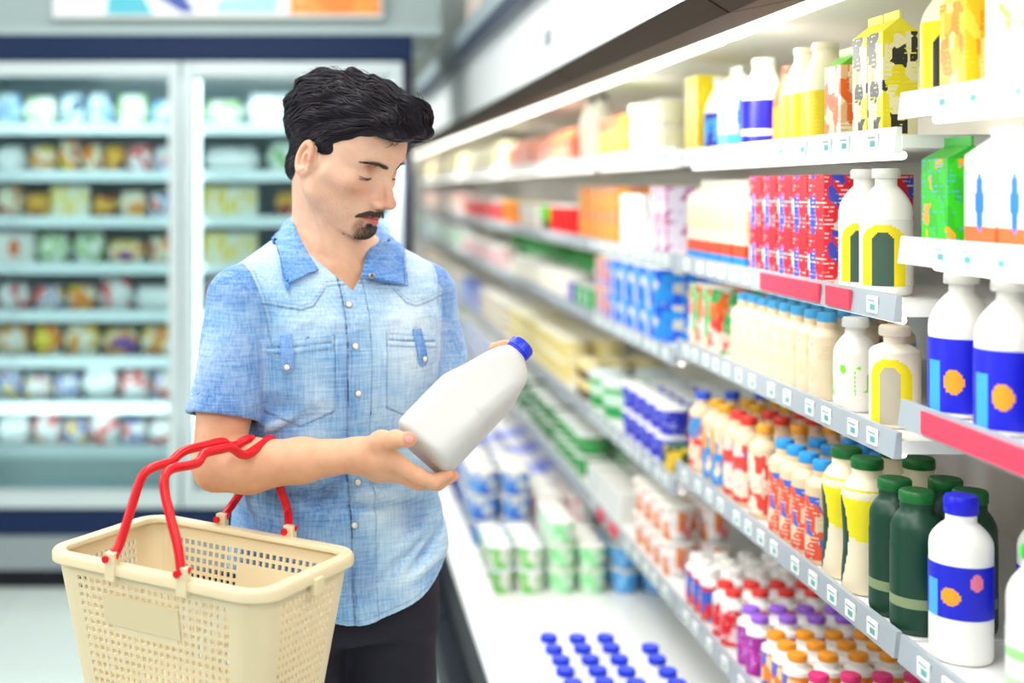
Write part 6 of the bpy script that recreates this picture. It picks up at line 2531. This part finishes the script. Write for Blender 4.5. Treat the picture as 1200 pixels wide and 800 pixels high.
for (y0, y1, x0, ny, nx, desc, cols, lid, stack, h, rb, rt, sd) in K:
    pr = cup('yogurt_cup' if rt < 0.05 else 'yogurt_tub', h, rb, rt, pattern('blocks', cols, sd), lid)
    used = False
    pr2 = cup('yogurt_cup', h, rb, rt, pattern('blocks', cols, sd + 3), 'f2f2f0') if ny > 6 else None
    used2 = False
    for i in range(ny):
        for j in range(nx):
            st = min(stack, 2) if x0 + j * rt * 2.2 > 0.76 else stack
            for k in range(st):
                lab = desc.replace(' on the cooler deck', ' on deck') + ', ' + ORD[i] + ' nearest, ' + ORD[j] + ' from aisle, ' + (['at bottom', 'in middle', 'on top'][k if st == 3 else 2 * k])
                if pr2 and (i * 5 + j * 3) % 4 < 2:
                    put(pr2, used2, (x0 + j * rt * 2.2, y0 + i * rt * 2.2, DECKZ + 0.0004 + k * (h + 0.0045)), rs.uniform(-0.2, 0.2), lab.replace('blue cup', 'white-lidded blue cup'), 'cup', desc + ' group')
                    used2 = True
                    continue
                put(pr, used, (x0 + j * rt * 2.2, y0 + i * rt * 2.2, DECKZ + 0.0004 + k * (h + 0.0045)), rs.uniform(-0.2, 0.2), lab, 'cup' if rt < 0.05 else 'tub', desc + ' group')
                used = True
mb_ = B_('milk_bottle', 0.222, 0.0285, 'f6f6f2', '1538d8', (0.25, 0.6, pattern('blocks', ['e8ecf6', '9fb4e8', W], 3)), cap_r=0.020, cap_h=0.014, neck=0.018, sh=0.62)
used = False
for i in range(5):
    for j, x in enumerate((0.515, 0.582, 0.649, 0.735)):
        lab = 'white milk bottle with blue cap on deck, %s row from far, %s from aisle' % (ORD[i], ORD[j])
        put(mb_, used, (x + rs.uniform(-0.004, 0.004), 2.985 - i * 0.068 - (0.07 if j == 3 else 0) + rs.uniform(-0.005, 0.005), DECKZ + 0.0004), rs.uniform(-0.5, 0.5), lab, 'bottle', 'blue capped milk bottles on the deck')
        used = True

# ------------------------------------------------------------------ frozen goods behind the glass
def pillow(name, w, d, h, m, seed=0):
    """a filled bag: pinched seams at top and bottom, lumpy sides"""
    rr = np.random.default_rng(seed)
    nu, nv = 18, 12
    ph = rr.random(6) * 6.28
    rings = []
    for j in range(nv + 1):
        t = j / nv
        th = (math.sin(math.pi * min(1, max(0, t))) ** 0.55) * 0.95 + 0.05
        wd = 0.86 + 0.14 * math.cos((t - 0.5) * 5) if 0 < j < nv else 0.93
        ring = []
        for i in range(nu):
            a = 2 * math.pi * i / nu
            lump = 1 + 0.07 * math.sin(3 * a + ph[0] + 4 * t) + 0.06 * math.sin(5 * a + ph[1] - 6 * t)
            ca, sa = math.cos(a), math.sin(a)
            x = math.copysign(abs(ca) ** 0.8, ca) * w / 2 * wd * (1 + 0.03 * math.sin(7 * t + ph[2]))
            y = math.copysign(abs(sa) ** 0.8, sa) * d / 2 * th * lump
            ring.append((x, y, h * t))
        rings.append(ring)
    g = MB()
    g.rings(rings, m)
    return g.build(name, smooth=True)


BAGS = [
    ('white and red', blotch('bag_white_red', ['f2f2f0', 'f6f4f2', 'e03a34', 'f4f2f0', 'f0c43a'], 9), 0.20, 0.10, 0.145),
    ('yellow and orange', blotch('bag_yellow', ['f4dc3a', 'f08a2c', 'f6eed0', 'c8452c'], 8), 0.17, 0.09, 0.14),
    ('clear green', blotch('bag_green', ['e6efe2', 'f2f6ee', 'a8cf8a', 'eef4ea', '6fae4a'], 10), 0.19, 0.09, 0.135),
    ('plain white', blotch('bag_white', ['f4f5f2', 'eef1ee', 'f6f7f6', 'dfe6e4'], 6), 0.24, 0.11, 0.14),
    ('blue and pale', blotch('bag_blue', ['3a5a9a', '8fb8d8', 'd8ecec', '2a4a7a', 'a8d8b8'], 9), 0.15, 0.09, 0.15),
    ('dark red', blotch('bag_dark', ['6a2a24', 'a03a2c', 'e8b03a', '4a2420'], 8), 0.16, 0.09, 0.125),
    ('cream and gold', blotch('bag_cream', ['f3ead2', 'f0c83a', 'f6f0e0', 'e8a02c', '7a4aa8'], 7), 0.22, 0.10, 0.135),
    ('red, blue and white', blotch('bag_mixed', ['d83a34', 'f2f0ee', '4a6ac8', 'f2f0ee', 'e8c03a'], 10), 0.18, 0.10, 0.14),
]
PROTO = []
for nm, m, w, d, h in BAGS:
    PROTO.append([pillow('frozen_food_bag', w, d, h, m, len(nm)), False])
BOXES = [('white box with yellow print', pattern('blocks', ['f4f2e4', 'f6f4ec', 'f3d84a', 'f4f2e4', 'c8d86a'], 3), 'f4f2e4'), ('white box with orange disc', pattern('spot', ['f2f0e8', 'e8702c']), 'f2f0e8')]
for nm, fn, sd in BOXES:
    PROTO.append([box_pack('frozen_food_box', 0.06, 0.23, 0.135, fn, sd), False])
ROWS = [([4, 2, 4, 4, 2, 4], [2, 3, 2, 2]), ([3, 6, 1, 1, 5, 0, 7], [3, 2, 3]), ([1, 5, 8, 5, 1, 7], [8, 5, 5]), ([9, 2, 2, 6, 1], [8, 5, 5]),
        ([0, 7, 1, 0, 3], [0, 6, 7]), ([6, 1, 6, 6, 6], [6, 3, 6]), ([7, 0, 7, 3, 0, 7], [0, 7, 3]), ([3, 0, 7, 0, 7, 0], [7, 0, 0])]
SHN = ['top', 'second', 'third', 'fourth', 'fifth', 'sixth', 'seventh', 'bottom']
rb_ = random.Random(11)
for si, y in enumerate(FSH + [545]):
    z = fz(y - 6) + 0.0005
    for di, (lst, x0, x1) in enumerate(((ROWS[si][0], fx(-30), fx(199)), (ROWS[si][1], fx(228), fx(455)))):
        tot = sum(BAGS[k][2] if k < 8 else 0.23 for k in lst)
        sc_ = min(1.0, (x1 - x0 - 0.01) / tot * 0.97)
        x = x0
        gapx = max(0.002, (x1 - x0 - tot * sc_) / len(lst))
        for n_, k in enumerate(lst):
            w = (BAGS[k][2] if k < 8 else 0.23) * sc_
            pr = PROTO[k]
            o = pr[0] if not pr[1] else pr[0].copy()
            if pr[1]:
                COL.objects.link(o)
            pr[1] = True
            o.location = (x + w / 2, YF + 0.32 + rb_.uniform(-0.01, 0.02), z)
            hs = 0.95 if si not in (0,) else 1.0
            if k < 8:
                o.scale = (sc_ * 0.98, 1, min(0.139 / BAGS[k][4], hs * rb_.uniform(0.74, 1.06)))
                o.rotation_euler = (rb_.uniform(-0.04, 0.04) * 0, 0, rb_.uniform(-0.12, 0.12))
            else:
                o.scale = (1, sc_ * 0.98, 0.95)
                o.rotation_euler = (0, 0, math.pi / 2)
            nm = BAGS[k][0] + ' frozen food bag' if k < 8 else BOXES[k - 8][0]
            tag(o, '%s, %s shelf behind %s freezer door, %s from left' % (nm, SHN[si], ['left', 'right'][di], ORD[n_]), 'bag' if k < 8 else 'box', 'frozen goods in the freezer')
            x += w + gapx
for pr in PROTO:
    if not pr[1]:
        bpy.data.objects.remove(pr[0])
